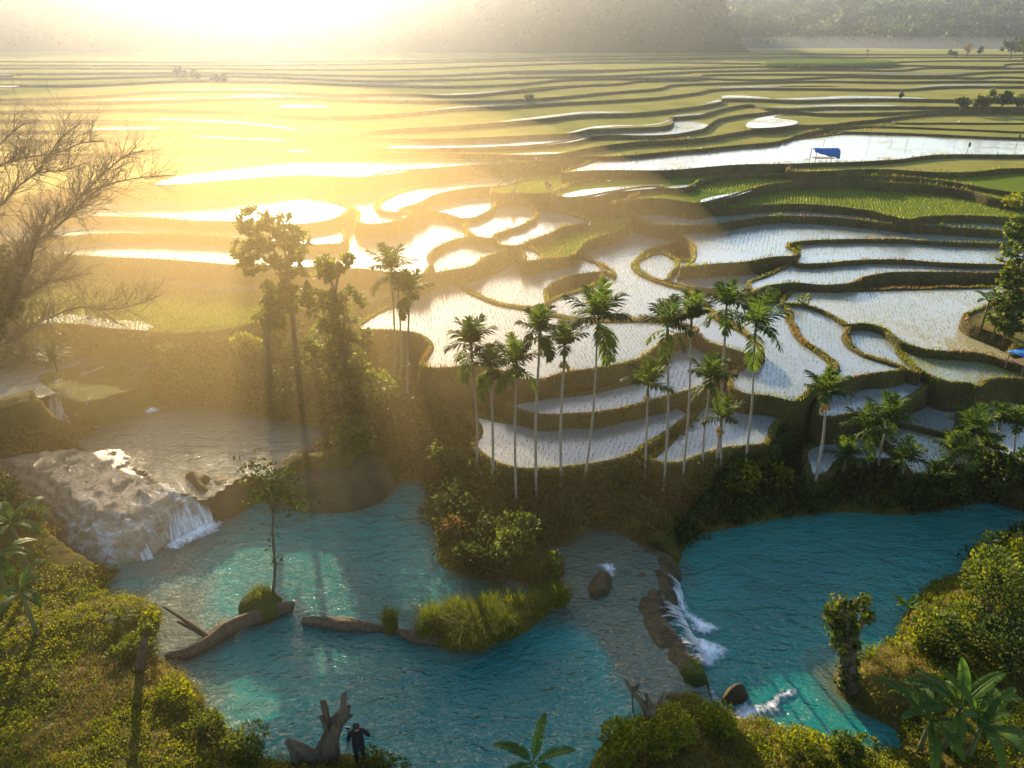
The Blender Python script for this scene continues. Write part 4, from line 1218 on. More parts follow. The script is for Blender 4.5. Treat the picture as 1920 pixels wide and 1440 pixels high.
def palm(base_px, top_px, rpx, label, nf=11, skirt=0, dead=0, spread=1.0, bow=0.0, group='areca palms along the river bank', twin=None):
    b = hit(*base_px)
    s = pxm(b[1], b[2] + 5)
    top = at(top_px[0], top_px[1], b[1] - .05 * (base_px[1] - top_px[1]) / s * .2)
    h = top - b
    H = h[2]
    e = empty('areca_palm', b); tag(e, label, 'palm', group)
    R = rpx / pxm(top[1], top[2]) * 1.3
    shaft = np.clip(.09 * H, .45, 1.0)
    # trunk: slender, ringed, slightly bowed
    bow0 = bow
    ts = np.linspace(0, 1, max(14, int(H * 4)))
    path = np.c_[h[0] * ts + bow * np.sin(ts * math.pi), h[1] * ts, (H - shaft) * ts - .3 * (1 - ts)]
    tk = rng.uniform(.85, 1.25); bow = bow + rng.uniform(-.14, .14)
    path[:, 0] += (bow - bow0) * np.sin(ts * math.pi)
    rad = (.060 - .02 * ts) * tk + .035 * np.exp(-ts * 18) + .006 * (np.arange(len(ts)) % 2)
    MB().tube(path, rad, 8).build('trunk', M['palmtrunk'], e, True)
    if twin:
        p2 = path + np.array([twin, .3, 0]) * np.linspace(1, .75, len(ts))[:, None]
        MB().tube(p2, rad, 8).build('trunk', M['palmtrunk'], e, True)
    p1 = path[-1]
    dr_ = np.array([h[0] / H, h[1] / H, 1]); dr_ /= np.linalg.norm(dr_)
    sp = [p1 - dr_ * .05, p1 + dr_ * shaft * .3, p1 + dr_ * shaft * .75, p1 + dr_ * shaft * 1.05]
    MB().tube(sp, [.05, .075, .065, .04], 8).build('crownshaft', M['crownshaft'], e, True)
    tip = p1 + dr_ * shaft * 1.0
    parts = []
    off = rng.uniform(0, 6.28)
    for i in range(nf):
        u = i / (nf - 1)
        e0 = math.radians(86 - 58 * spread * u + rng.uniform(-8, 8))
        L = R * (.86 + .25 * (1 - abs(u - .5))) * rng.uniform(.9, 1.08)
        V, F, t = frond_arrays(off + i * 2.4, e0, math.radians(26 + 48 * u * u) * rng.uniform(.8, 1.15), L, ll=R * .36, lw=.026 * (R / 1.3) + .012)
        parts.append((V + tip, F, t))
    for i in range(skirt):
        V, F, t = frond_arrays(off + i * 2.1, math.radians(rng.uniform(-30, -8)), math.radians(62), R * rng.uniform(1.0, 1.25), ll=R * .36, lw=.04)
        parts.append((V + tip - dr_ * .15, F, t))
    V, F, t = merge(parts); mk('crown', V, F, M['palm'], e, tint=t)
    for i in range(dead):
        V, F, t = frond_arrays(off + i * 2.7 + 1, math.radians(-42), math.radians(40), R * .42, ll=R * .16, lw=.022)
        mk('dead_frond', V + p1, F, M['palm_dry'], e, tint=t)
    # flower stalk under the crownshaft
    mb = MB()
    for i in range(7):
        a = off + i * .9
        mb.tube([p1, p1 + np.array([math.cos(a) * .16, math.sin(a) * .16, -.05]), p1 + np.array([math.cos(a) * .24, math.sin(a) * .24, -.32])], [.014, .01, .006], 4)
    mb.build('flower_stalk', M['palm_dry'], e)
    return e


PALMS = [
 ((737,724),(733,508),40,'hazy palm with paired trunks, leftmost of all the palms',dict(nf=12, skirt=3, twin=.35)),
 ((763,752),(766,548),34,'hazy palm just right of the paired trunk palm',dict(nf=10, skirt=2)),
 ((894,878),(884,648),43,'palm at the left end of the row before the big paddy',dict(nf=12, skirt=2)),
 ((925,920),(921,692),38,'palm with low drooping fronds, second in the big paddy row',dict(nf=11, skirt=4)),
 ((969,945),(968,682),42,'palm touching the drooping one, third in the row before the big paddy',dict(nf=11, skirt=3)),
 ((1007,935),(1012,624),38,'palm with a long green skirt, fourth in the row before the big paddy',dict(nf=12, skirt=6)),
 ((1054,920),(1059,650),38,'palm with a dead brown frond under its crown, before the big paddy',dict(nf=10, dead=3, spread=.75)),
 ((1093,912),(1121,600),54,'large palm with a leaning trunk and long hanging skirt over the big paddy',dict(nf=13, skirt=5, bow=.1)),
 ((1209,905),(1216,724),40,'short bright palm standing before the narrow upper paddy',dict(nf=12, dead=1)),
 ((1244,912),(1254,612),44,'palm with a dry yellow tuft where the paddy bunds meet',dict(nf=11, skirt=3, dead=2)),
 ((1281,882),(1298,602),42,'upright palm beside the one with the dry yellow tuft',dict(nf=11, spread=.7)),
 ((1352,872),(1365,575),40,'palm with two fronds hanging straight down its trunk',dict(nf=10, skirt=4, spread=.75)),
 ((1394,888),(1419,612),52,'palm with a curved trunk and wide drooping fronds',dict(nf=10, skirt=2, bow=.25)),
 ((1318,866),(1333,715),40,'bushy palm behind the curved palm, over the narrow paddy',dict(nf=13, skirt=2)),
 ((1342,868),(1354,785),36,'small low palm with a brown tuft below the bushy palm',dict(nf=10, dead=2)),
 ((1530,895),(1552,738),38,'lone palm with a dead orange frond in front of the dark terrace wall',dict(nf=12, dead=2)),
 ((1634,880),(1630,805),36,'left palm of the pair before the lower right paddies',dict(nf=12, skirt=4)),
 ((1648,880),(1667,785),38,'right palm of the pair before the lower right paddies',dict(nf=12, skirt=2)),
 ((1580,890),(1586,858),32,'short young palm left of the pair before the lower right paddies',dict(nf=10, skirt=1)),
 ((1692,896),(1698,862),32,'short young palm right of the pair before the lower right paddies',dict(nf=11, skirt=1)),
 ((1795,892),(1794,848),34,'low yellow green palm at the left of the right hand cluster',dict(nf=10, skirt=2)),
 ((1817,885),(1826,815),42,'bright fan shaped palm in the middle of the right hand cluster',dict(nf=13, skirt=2)),
 ((1868,870),(1878,790),30,'dark palm behind the bright one in the right hand cluster',dict(nf=11)),
 ((1893,870),(1908,800),32,'dark palm at the right edge of the right hand cluster',dict(nf=11)),
 ((1850,885),(1852,838),26,'small palm in front of the right hand cluster',dict(nf=10)),
 ((1748,925),(1748,908),34,'stemless young palm at the water below the right hand cluster',dict(nf=9, spread=1.1)),
]
for b_, t_, r_, lab, kw in PALMS:
    palm(b_, t_, r_, lab, **kw)


# ---- banana plants
def banana_leaf(base, az, e0, droop, L, w, torn=.35, name='leaf', parent=None, m='banana'):
    n = 16
    ts = np.linspace(0, 1, n + 1)
    el = e0 - droop * ts ** 1.3
    h = np.array([math.cos(az), math.sin(az)])
    dirs = np.c_[np.cos(el)[:, None] * h, np.sin(el)]
    pts = base + np.vstack([[0, 0, 0], np.cumsum(dirs[:-1] * L / n, 0)])
    side = np.array([-h[1], h[0], 0.]); up = np.cross(side, dirs); up *= np.sign(up[:, 2:3] + 1e-6)
    prof = np.clip(np.sin(np.clip((ts - .14) / .86, 0, 1) ** .75 * math.pi), 0, 1) ** .55 * w
    V, F, T_ = [], [], []
    tv = rng.uniform(.3, .8)
    for sgn in (-1, 1):
        for i in range(2, n):
            gap = .82 if rng.uniform() < torn else 1.02
            sag = rng.uniform(-.35, -.05) if gap < 1 else -.12
            a0, a1 = pts[i], pts[i] + (pts[i + 1] - pts[i]) * gap
            w0, w1 = prof[i], prof[i + 1] * (.9 if gap < 1 else 1)
            s0 = sgn * side + up[i] * .25; s1 = sgn * side + up[i + 1] * .25
            fw = dirs[i] * .25
            b = len(V)
            V += [a0, a1, a1 + s1 * w1 * .55 + fw * w1 * .5, a0 + s0 * w0 * .55 + fw * w0 * .5,
                  a1 + (s1 + np.array([0, 0, sag])) * w1 + fw * w1, a0 + (s0 + np.array([0, 0, sag])) * w0 + fw * w0]
            F += [(b, b + 1, b + 2, b + 3), (b + 3, b + 2, b + 4, b + 5)]
            T_ += [tv + rng.uniform(-.1, .1)] * 6
    mb = MB(); mb.V = [tuple(v) for v in V]; mb.F = F; mb.T = T_
    mb.tube(pts[:: 2], np.linspace(.035, .008, len(pts[::2])) * (L / 1.8), 5, t=.9)
    return mb.build(name, M[m], parent)


def banana(px, py, hpx, leaves, label, stemr=.09, group=None, lean=(0, 0), base=None):
    """leaves: (azimuth, start elevation, droop, length, width) in degrees and metres"""
    b = hit(px, py) if base is None else np.array(base, float); s = pxm(b[1], b[2] + 1)
    H = hpx / s / .8
    e = empty('banana_plant', b); tag(e, label, 'banana plant', group)
    top = np.array([lean[0], lean[1], H])
    MB().tube([(0, 0, -.15), top * .3, top * .7, top], [stemr * 1.25, stemr, stemr * .8, stemr * .5], 9).build('stem', M['stem'], e, True)
    for az, e0, dr2, L, w in leaves:
        banana_leaf(top - np.array([0, 0, .1]), math.radians(az), math.radians(e0), math.radians(dr2), L, w, parent=e)
    return e


def fan(n, L, w=.24, e=(20, 80), seed=0):
    r = np.random.default_rng(seed)
    return [(i * 137.5 + r.uniform(-20, 20), r.uniform(*e), r.uniform(55, 110), L * r.uniform(.75, 1.15), w * r.uniform(.85, 1.15)) for i in range(n)]


_b = at(1000, 1404, 13.8); _b[2] = hgt(_b[0], 13.8)
banana(0,0,150,[(60,74,30,1.55,.16),(165,52,85,1.35,.17),(8,40,62,1.35,.15),(205,20,115,1.2,.18),(235,10,110,1.1,.18),(140,30,90,1.0,.15),(345,5,60,.8,.13)],'lone banana plant with torn leaves at the bottom edge before the turquoise water',.08,base=_b)
_b = at(955, 1440, 13.9); _b[2] = hgt(_b[0], 13.9)
banana(0,0,75,[(100,78,20,1.0,.15),(40,60,70,.8,.14),(160,50,60,.9,.15)],'young banana sucker at the foot of the lone banana plant',.06,base=_b)
banana(1770,1405,95,[(95,80,25,1.7,.24),(165,48,75,2.1,.22),(190,25,70,2.2,.21),(22,50,62,2.0,.22),(2,30,55,2.1,.2),(140,55,85,1.7,.2),(300,15,100,1.5,.22),(240,10,95,1.6,.22)],'tall banana plant on the right bank with wide arching leaves',.1,'banana plants in the clump on the right bank')
banana(1722,1412,75,fan(9,2.0,.21,(5,80),3),'shorter banana plant on the left of the clump on the right bank',.08,'banana plants in the clump on the right bank')
banana(1815,1420,72,fan(9,1.9,.21,(5,80),4),'shorter banana plant on the right of the clump on the right bank',.08,'banana plants in the clump on the right bank')
banana(60,1090,110,fan(8,1.7,.22,(15,85),5),'tall banana plant with a sunlit upright leaf, left of the pale cascade',.1,'banana plants on the left bank')
banana(20,1130,90,fan(8,1.7,.24,(10,80),6),'banana plant at the left edge before the pale cascade',.1,'banana plants on the left bank')
banana(70,1190,85,fan(7,1.5,.2,(10,80),7),'low dark banana plant at the foot of the left bank slope',.09,'banana plants on the left bank')
banana(1838,620,48,fan(7,1.5,.24,(30,85),8),'banana plant with thin grey stems at the right edge of the muddy paddy',.08,'banana plants by the muddy paddy')
banana(1862,632,50,fan(8,1.6,.26,(25,88),9),'banana plant with one bright upright leaf beside the muddy paddy',.1,'banana plants by the muddy paddy')
banana(1300,893,14,fan(6,.8,.14,(25,80),10),'small banana plant shining at the foot of the leaning palms',.05) if False else None
banana(1352,900,16,fan(6,.9,.15,(25,80),10),'small banana plant shining at the foot of the curved palm',.05)
banana(1838,930,22,fan(7,1.2,.2,(20,80),12),'broad leaved banana plant at the water under the right hand palm cluster',.07)
banana(1700,1160,22,fan(5,.8,.15,(15,80),13),'small banana plant in front of the dark leafy bush at the right pool',.05)
# ------------------------------------------------------------------ broad leaved trees
def limb_path(a, b, sag=.12, n=6, wob=.08):
    a, b = np.array(a, float), np.array(b, float)
    L = np.linalg.norm(b - a); t = np.linspace(0, 1, n)[:, None]
    p = a * (1 - t) + b * t
    p[:, 2] += np.sin(t[:, 0] * math.pi) * L * sag * .5
    p[1:-1] += rng.normal(0, wob * L / n, (n - 2, 3))
    return p


def tree(base, crowns, trunk_r, label, m='leaf', n=2500, L=.3, cat='tree', name='tree', group=None, trunk_h=.55, limbs=True, wd=.36):
    """crowns: (x, y, z, rx, ry, rz) in metres from the foot"""
    e = empty(name, base); tag(e, label, cat, group)
    C = np.array([c[:3] for c in crowns], float); Rr = np.array([c[3:] for c in crowns], float)
    top = C[C[:, 2].argmax()]
    fork = np.array([top[0] * .4, top[1] * .4, top[2] * trunk_h])
    mb = MB()
    p = limb_path((0, 0, -.3), fork, .0, 7, .12); p[0] = (0, 0, -.3)
    mb.tube(p, np.linspace(trunk_r * 1.3, trunk_r * .7, 7), 9)
    if limbs:
        for c_ in C:
            mb.tube(limb_path(fork, c_, .1), np.linspace(trunk_r * .55, trunk_r * .12, 6), 6)
            for k in range(3):
                d = rand_dirs(1)[0]; d[2] = abs(d[2]) * .6
                mb.tube(limb_path((fork + c_) / 2, c_ + d * Rr[0] * .7, .1), np.linspace(trunk_r * .25, trunk_r * .06, 6), 5)
    mb.build('trunk', M['bark'], e, True)
    vol = Rr.prod(1) ** .7; i = rng.choice(len(C), n, p=vol / vol.sum())
    # leaves gather in sprays
    ns = max(12, n // 26)
    si = rng.choice(len(C), ns, p=vol / vol.sum())
    sc = C[si] + rand_dirs(ns) * Rr[si] * rng.uniform(.35, 1.0, (ns, 1))
    k = rng.integers(0, ns, n)
    sr = Rr[si][k].mean(1)[:, None] * .26
    off = rand_dirs(n) * rng.uniform(.1, 1, (n, 1)) * sr * np.array([1, 1, .65])
    P = sc[k] + off
    V, F, t = leaf_arrays(P, L, wd, -.05)
    mk('crown', V, F, M[m], e, tint=t)
    return e


def place(px, py, Y=None):
    return hit(px, py) if Y is None else at(px, py, Y)


def crown_px(base, items):
    """crown lobes given as (px, py, rx_px, ry_px) in the photo, at the foot's distance"""
    o = []
    for i, (x, y, rx, ry) in enumerate(items):
        c = at(x, y, base[1] + rng.uniform(-.4, .4)); s = pxm(c[1], c[2])
        o.append((*(c - base), rx / s, rx / s * .9, ry / s * 1.05))
    return o


b = hit(497, 705)
tree(b, crown_px(b, [(515,560,44,36),(505,600,32,24),(535,545,26,24)]), .16, 'round crowned tree standing below the flooded green terrace, hazy in the sun', n=2600, L=.26, trunk_h=.7)
b = hit(560, 690)
tree(b, crown_px(b, [(480,430,42,38),(530,415,38,32),(455,470,30,26),(550,450,36,34),(505,480,36,24),(470,500,30,22),(540,500,34,26)]), .15, 'tall spreading tree in front of the brightest sun glare', n=3600, L=.28, trunk_h=.7)
b = hit(640, 770)
tree(b, crown_px(b, [(612,505,40,26),(640,490,22,18),(600,555,40,24),(650,560,42,20),(620,600,46,28),(660,630,40,30),(610,660,44,34),(650,690,52,34)]), .2, 'tall ragged tree with layered foliage between the round tree and the twin palms', n=5600, L=.26, trunk_h=.8)
b = np.array([24.2, 46.5, 4.4]); b = hit(1895, 632)
tree(b, crown_px(b, [(1905,430,26,30),(1898,480,26,28),(1890,520,24,26),(1915,540,30,40),(1900,580,34,34)]), .14, 'tall glossy leaved tree at the right edge beside the muddy paddy', n=3600, L=.22, trunk_h=.75, m='leaf')
b = hit(1885, 640)
tree(b, crown_px(b, [(1870,600,24,20),(1895,615,26,20),(1880,575,22,18)]), .08, 'low leafy tree under the tall glossy one at the right edge', n=1200, L=.2)
# dark tree at the left frame edge, with the leafless one behind it
b = at(-60, 700, 36.0); b[2] = hgt(b[0], b[1])
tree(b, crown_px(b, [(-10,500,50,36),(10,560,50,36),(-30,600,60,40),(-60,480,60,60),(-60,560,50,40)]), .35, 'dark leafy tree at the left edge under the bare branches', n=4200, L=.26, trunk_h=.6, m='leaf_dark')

# distant trees
def far_tree(px, py, rpx, hpx, label, Y=None, m='leaf_dark', n=260, L=.7, group=None, name='tree'):
    b = hit(px, py)
    s = pxm(b[1], b[2]); r = rpx / s; h = hpx / s
    return tree(b, [(0, 0, h * .66, r * .8, r * .8, h * .3), (r * .35, .2, h * .5, r * .6, r * .6, h * .24), (-r * .35, 0, h * .55, r * .55, r * .6, h * .25)], max(.06, h * .03), label, m, n, L, name=name, group=group, trunk_h=.7)
far_tree(1893, 111, 26, 40, 'broad dark tree at the far right end of the valley', n=900, L=.8)
far_tree(1918, 113, 26, 44, 'second broad dark tree cut by the right frame edge', n=900, L=.8)
far_tree(1785, 108, 9, 14, 'small round misty tree at the far right, left of the reddish tree')
far_tree(1812, 106, 10, 22, 'reddish misty tree on the far right plain', m='palm_dry')
far_tree(1836, 107, 4, 22, 'thin misty tree right of the reddish tree', n=120)
far_tree(338, 146, 12, 20, 'hazy tree on the far plain in the sun glow', n=300)
far_tree(368, 147, 14, 13, 'low hazy tree right of the one in the sun glow', n=300)
far_tree(410, 154, 22, 10, 'long hazy thicket tree on the glowing plain', n=300)
far_tree(992, 192, 8, 15, 'lone small dark tree on the far terraces', n=260, L=.45)
far_tree(1689, 186, 5, 14, 'tiny lone tree beside the pale far paddy', n=160, L=.35)
far_tree(1800, 206, 16, 24, 'leftmost shrubby tree in the far right clump', m='leaf', n=600, L=.5, group='trees in the far right clump')
far_tree(1835, 208, 18, 28, 'second shrubby tree in the far right clump', m='leaf', n=700, L=.5, group='trees in the far right clump')
far_tree(1852, 206, 12, 36, 'tallest tree of the far right clump, with a palm like head', m='leaf', n=500, L=.5, group='trees in the far right clump')
far_tree(1875, 210, 18, 38, 'dark full tree in the far right clump', n=800, L=.5, group='trees in the far right clump')
far_tree(1905, 206, 16, 26, 'tree of the far right clump nearest the frame edge', m='leaf', n=600, L=.5, group='trees in the far right clump')

# ------------------------------------------------------------------ leafless tree reaching in from the left
YB = 37.0
def twigs(mb, p, d, L, r, depth):
    n = 5
    pts = [np.array(p)]; dd = np.array(d, float)
    for i in range(n - 1):
        dd = dd + rng.normal(0, .16, 3); dd[2] += .03; dd /= np.linalg.norm(dd)
        pts.append(pts[-1] + dd * L / (n - 1))
    mb.tube(pts, np.linspace(r, r * .55, n), 4 if depth < 2 else 5)
    if depth == 0: return
    for k in range(3 if depth > 1 else 4):
        i = rng.integers(1, n)
        v = dd + rng.normal(0, .55, 3); v[1] *= .7; v[2] += .12; v /= np.linalg.norm(v)
        twigs(mb, pts[i], v, L * rng.uniform(.5, .8), r * .5, depth - 1)


LIMBS = [
 ([(-70,640),(0,560),(50,470),(100,430),(200,340)], .16, 0), 
 ([(-30,560),(30,530),(90,420),(125,400),(155,365),(190,350),(250,335),(325,328)], .13, .5),
 ([(-60,340),(0,310),(47,296),(108,286),(155,268),(195,263)], .10, -.6),
 ([(-60,420),(0,385),(36,348),(68,322),(86,300),(118,255),(150,232)], .10, .9),
 ([(36,348),(70,325),(126,318),(162,305)], .05, .9),
 ([(-40,590),(58,546),(80,535),(120,522),(173,512)], .09, -1.0),
 ([(-30,650),(80,600),(116,586),(150,575),(188,582),(220,607)], .09, -1.5),
 ([(116,586),(145,577),(215,580),(285,560),(305,552)], .05, -1.6),
 ([(-40,640),(40,560),(80,535),(108,500),(140,470)], .06, .3),
 ([(-40,300),(0,270),(40,235),(70,225)], .07, 1.2),
 ([(155,365),(200,320),(240,290),(270,282)], .045, .5),
 ([(-50,700),(0,690),(35,680),(60,665)], .06, -2.0),
]
b = at(-95, 690, YB); b[2] = hgt(b[0], b[1])
e = empty('bare_tree', b); tag(e, 'leafless tree spreading fine bare branches in from the left edge', 'tree')
mb = MB()
hub = at(-75, 640, YB)
mb.tube([np.array([0, 0, -.3]), (hub - b) * .5 + np.array([.1, 0, 0]), hub - b], [.4, .3, .24], 10)
mb.build('trunk', M['bark'], e, True)
for pts, r, dy in LIMBS:
    mb = MB()
    P = np.array([at(x, y, YB + dy * (i / (len(pts) - 1))) for i, (x, y) in enumerate(pts)])
    if pts[0][0] < 0: P = np.vstack([hub, P])
    P = catmull(P, False, .35)
    rr = np.linspace(r, .022, len(P))
    mb.tube(P - b, rr, 7)
    Lm = np.linalg.norm(P[-1] - P[0])
    for k in range(int(12 + Lm * 7)):
        i = int(rng.uniform(.25, 1) * (len(P) - 2))
        d = (P[i + 1] - P[i]); d /= np.linalg.norm(d)
        v = d * .7 + rng.normal(0, .5, 3) * np.array([1, .7, 1]); v[2] += .25; v /= np.linalg.norm(v)
        twigs(mb, P[i] - b, v, rng.uniform(.8, 1.7), max(.014, rr[i] * .45), 2)
    mb.build('limb', M['bark'], e, True)

# screw pine clumps by the upper falls
def strap_plant(base, n, L, w, label, m='leaf_dark', name='screw_pine', stem=.5, cat='plant', group=None, e0=(5, 85)):
    e = empty(name, base); tag(e, label, cat, group)
    MB().tube([(0, 0, -.2), (.03, 0, stem * .5), (0, .02, stem)], [.07, .06, .05], 7).build('stem', M['bark'], e, True)
    V, F, T_ = [], [], []
    for i in range(n):
        az = rng.uniform(0, 6.28); el = math.radians(rng.uniform(*e0)); l = L * rng.uniform(.7, 1.15); dr = math.radians(rng.uniform(50, 120))
        h = np.array([math.cos(az), math.sin(az)]); side = np.array([-h[1], h[0], 0])
        p = np.array([0, 0, stem * rng.uniform(.7, 1.05)]); k = 6; bb = len(V); tv = rng.uniform()
        for j in range(k + 1):
            a = el - dr * (j / k) ** 1.5
            ww = w * (1 - (j / k) ** 2) + .002
            V += [p + side * ww, p - side * ww]; T_ += [tv, tv]
            p = p + np.array([h[0] * math.cos(a), h[1] * math.cos(a), math.sin(a)]) * l / k
        F += [(bb + 2 * j, bb + 2 * j + 1, bb + 2 * j + 3, bb + 2 * j + 2) for j in range(k)]
    mk('leaves', V, np.array(F), M[m], e, tint=T_)
    return e
b = hit(110, 715)
strap_plant(at(105, 690, 36.6), 110, 1.35, .04, 'spiky dark screw pine at the edge of the upper falls', stem=.6)
strap_plant(hit(45, 815), 70, 1.0, .04, 'spiky tuft plant on the left bank below the upper falls', 'leaf_yellow', name='spiky_plant')
strap_plant(hit(125, 838), 70, .9, .04, 'upright spiky tuft plant above the pale cascade', 'leaf_yellow', name='spiky_plant')
strap_plant(hit(225, 1165), 90, .75, .02, 'sunlit grass tuft at the head of the left bank', 'grass', name='grass_tuft', stem=.1)
strap_plant(hit(925, 895), 60, .8, .02, 'dry golden tuft at the foot of the palms with drooping fronds', 'drygrass', name='grass_tuft', stem=.1)
strap_plant(hit(1840, 1055), 50, 1.0, .03, 'spiky palm like tuft at the top of the right bank bushes', 'leaf_yellow', name='spiky_plant', stem=.5)

# ------------------------------------------------------------------ grassy islet, fallen logs, stumps
def tuft(px, py, z, rpx, hpx, label, dens=420, m='grass'):
    b = W(px, py, z); s = pxm(b[1], z); r = rpx / s; h = hpx / s / .75
    n = int(dens * max(.4, r * r * 4))
    a = rng.uniform(0, 6.28, n); u = r * np.sqrt(rng.uniform(0, 1, n))
    P = np.c_[np.cos(a) * u, np.sin(a) * u, (1 - (u / r) ** 2) * h * .35]
    V, F, t = blade_arrays(P, h * .8, .012, .8, .8)
    o = mk('grass_tuft', V, F, M[m], tint=t); o.location = tuple(map(float, b))
    tag(o, label, 'grass tuft', 'grass tufts on the long islet')
for a in [(812,1180,.95,26,36,'tall grass tuft at the left end of the long islet'), (797,1195,.85,18,22,'low grass tuft at the left waterline of the long islet'),
          (860,1165,1.1,34,28,'grass tuft on the back of the long islet, beside the tall one'), (915,1158,1.1,34,28,'grass tuft in the middle of the back edge of the long islet'),
          (965,1150,1.1,24,30,'rounded grass tuft right of the middle on the long islet'), (1005,1145,1.0,26,24,'grass tuft near the right end of the long islet'),
          (1045,1128,1.0,22,26,'shaggy grass tuft at the right tip of the long islet'), (890,1190,1.0,46,30,'broad bright grass tuft on the near side of the long islet'),
          (945,1182,1.0,30,32,'drooping bright grass tuft on the near right side of the long islet'), (850,1200,.9,30,18,'dark grass tuft above the log of the long islet')]:
    tuft(*a, dens=900)


def wood(name, paths, label, cat, m='deadwood', z=None, n=9, extra=None):
    """limbs: list of (points in metres, radii)"""
    b = np.array(paths[0][0][0], float)
    e = empty(name, b); tag(e, label, cat)
    for k, (pts, rad) in enumerate(paths):
        P = catmull(np.array(pts, float), False, .12)
        rr = np.interp(np.linspace(0, 1, len(P)), np.linspace(0, 1, len(rad)), rad)
        rr = rr * .95 * (1 + vnoise(P, 2.2, k + 5, 3) * .22)
        nr_ = 20
        V, F = tube(P - b, rr, nr_)
        V = np.array(V); cen = np.repeat(P - b, nr_, 0); ang = np.tile(np.arange(nr_), len(P)); al = np.repeat(np.arange(len(P)) * .05, nr_)
        rid = vnoise(np.c_[np.cos(ang * 6.283 / nr_) * 1.6, np.sin(ang * 6.283 / nr_) * 1.6, al], 1.7, k + 2, 3)
        V = cen + (V - cen) * (1 + .42 * rid)[:, None]
        # splintered end
        V[-nr_:] += np.outer(np.abs(vnoise(np.c_[np.arange(nr_) * 1.0, np.zeros(nr_)], 1.3, k + 7, 2)) * rad[-1] * 1.8, (P[-1] - P[-2]) / (np.linalg.norm(P[-1] - P[-2]) + 1e-6))
        MB().add(V, F).build('trunk' if k == 0 else 'limb', M[m], e, True)
    return e


def wl(pts, z):
    return [tuple(W(x, y, zz)) for (x, y), zz in zip(pts, z)]
wood('fallen_log', [(wl([(312,1228),(350,1226),(385,1206),(420,1182),(465,1160),(500,1148),(540,1140)], [.85,.88,1.0,1.1,1.2,1.15,.95]), [.1,.2,.3,.34,.3,.3,.2]),
                    (wl([(400,1200),(372,1180),(340,1158),(308,1138)], [1.1,1.25,1.4,1.6]), [.13,.1,.07,.05]),
                    (wl([(395,1198),(360,1178),(335,1165)], [1.05,1.1,1.15]), [.12,.09,.07])],
     'fallen log lying in the turquoise water with two poles reaching the left bank', 'log')
wood('fallen_log', [(wl([(568,1165),(600,1166),(640,1170),(700,1176),(735,1180)], [.9,.95,.95,.92,.85]), [.16,.24,.26,.2,.08])],
     'short broken log awash beside the root ball', 'log')
wood('fallen_log', [(wl([(740,1183),(770,1192),(810,1198),(870,1204)], [.85,.95,.95,.9]), [.08,.26,.26,.22])],
     'log end sticking out of the left end of the long islet', 'log')
mound('islet', [(715,1180),(730,1168),(748,1172),(750,1188),(735,1197),(718,1192)], .75, .6, .3, M['ground'], 'tiny stump islet between the broken log and the long islet', 'islet', .06, seed=19)
tuft(488, 1118, 1.55, 22, 14, 'wispy grass tuft on top of the mossy root ball', dens=300)
tuft(732, 1168, 1.2, 15, 24, 'grass tuft crowning the tiny stump islet', dens=900)

# root ball with the sapling growing out of it
cb = W(490, 1150, .8)
def blob(name, c, r, m, label, cat, seed=1, amp=.12, parent=None):
    bm = bmesh.new(); bmesh.ops.create_icosphere(bm, subdivisions=4, radius=1)
    V = np.array([v.co[:] for v in bm.verts]); F = [[v.index for v in f.verts] for f in bm.faces]; bm.free()
    k = 1 + amp * vnoise(V, 2.2, seed, 4)
    V = V * k[:, None] * np.array(r)
    o = mk(name, V, np.array(F), M[m], parent, smooth=True)
    if parent is None:
        o.location = tuple(map(float, c)); tag(o, label, cat)
    return o
blob('root_ball', cb + np.array([0, 0, .3]), (.85, .75, .68), 'moss', 'round mossy root ball of the fallen log in the pool', 'root ball', 4)
sb = W(512, 1112, 1.35)
stop = at(512, 960, sb[1])
P0 = [np.zeros(3), (stop - sb) * .33 + np.array([.08, 0, 0]), (stop - sb) * .66, stop - sb]
e = empty('sapling', sb); tag(e, 'slender sapling with a flat crown growing from the mossy root ball', 'sapling')
mb = MB(); mb.tube(catmull(np.array(P0), False, .2), np.linspace(.07, .04, len(catmull(np.array(P0), False, .2))), 8)
cp = []
for (x, y) in [(490,905),(520,890),(545,930),(500,930),(560,945),(530,915),(480,880)]:
    c_ = at(x, y, sb[1] + rng.uniform(-.4, .4)) - sb; cp.append(c_)
    mb.tube(limb_path(P0[-1], c_, .1), np.linspace(.035, .01, 6), 5)
mb.build('trunk', M['bark'], e, True)
cp = np.array(cp); i = rng.integers(0, len(cp), 520)
V, F, t = leaf_arrays(cp[i] + rng.normal(0, 1, (520, 3)) * np.array([.35, .35, .2]), .18, .36, 0)
mk('crown', V, F, M['leaf'], e, tint=t)
i = rng.uniform(.35, .8, 60)
V, F, t = leaf_arrays((stop - sb)[None] * i[:, None] + rng.normal(0, .16, (60, 3)), .14, .36, 0)
mk('leaves', V, F, M['leaf_dark'], e, tint=t)

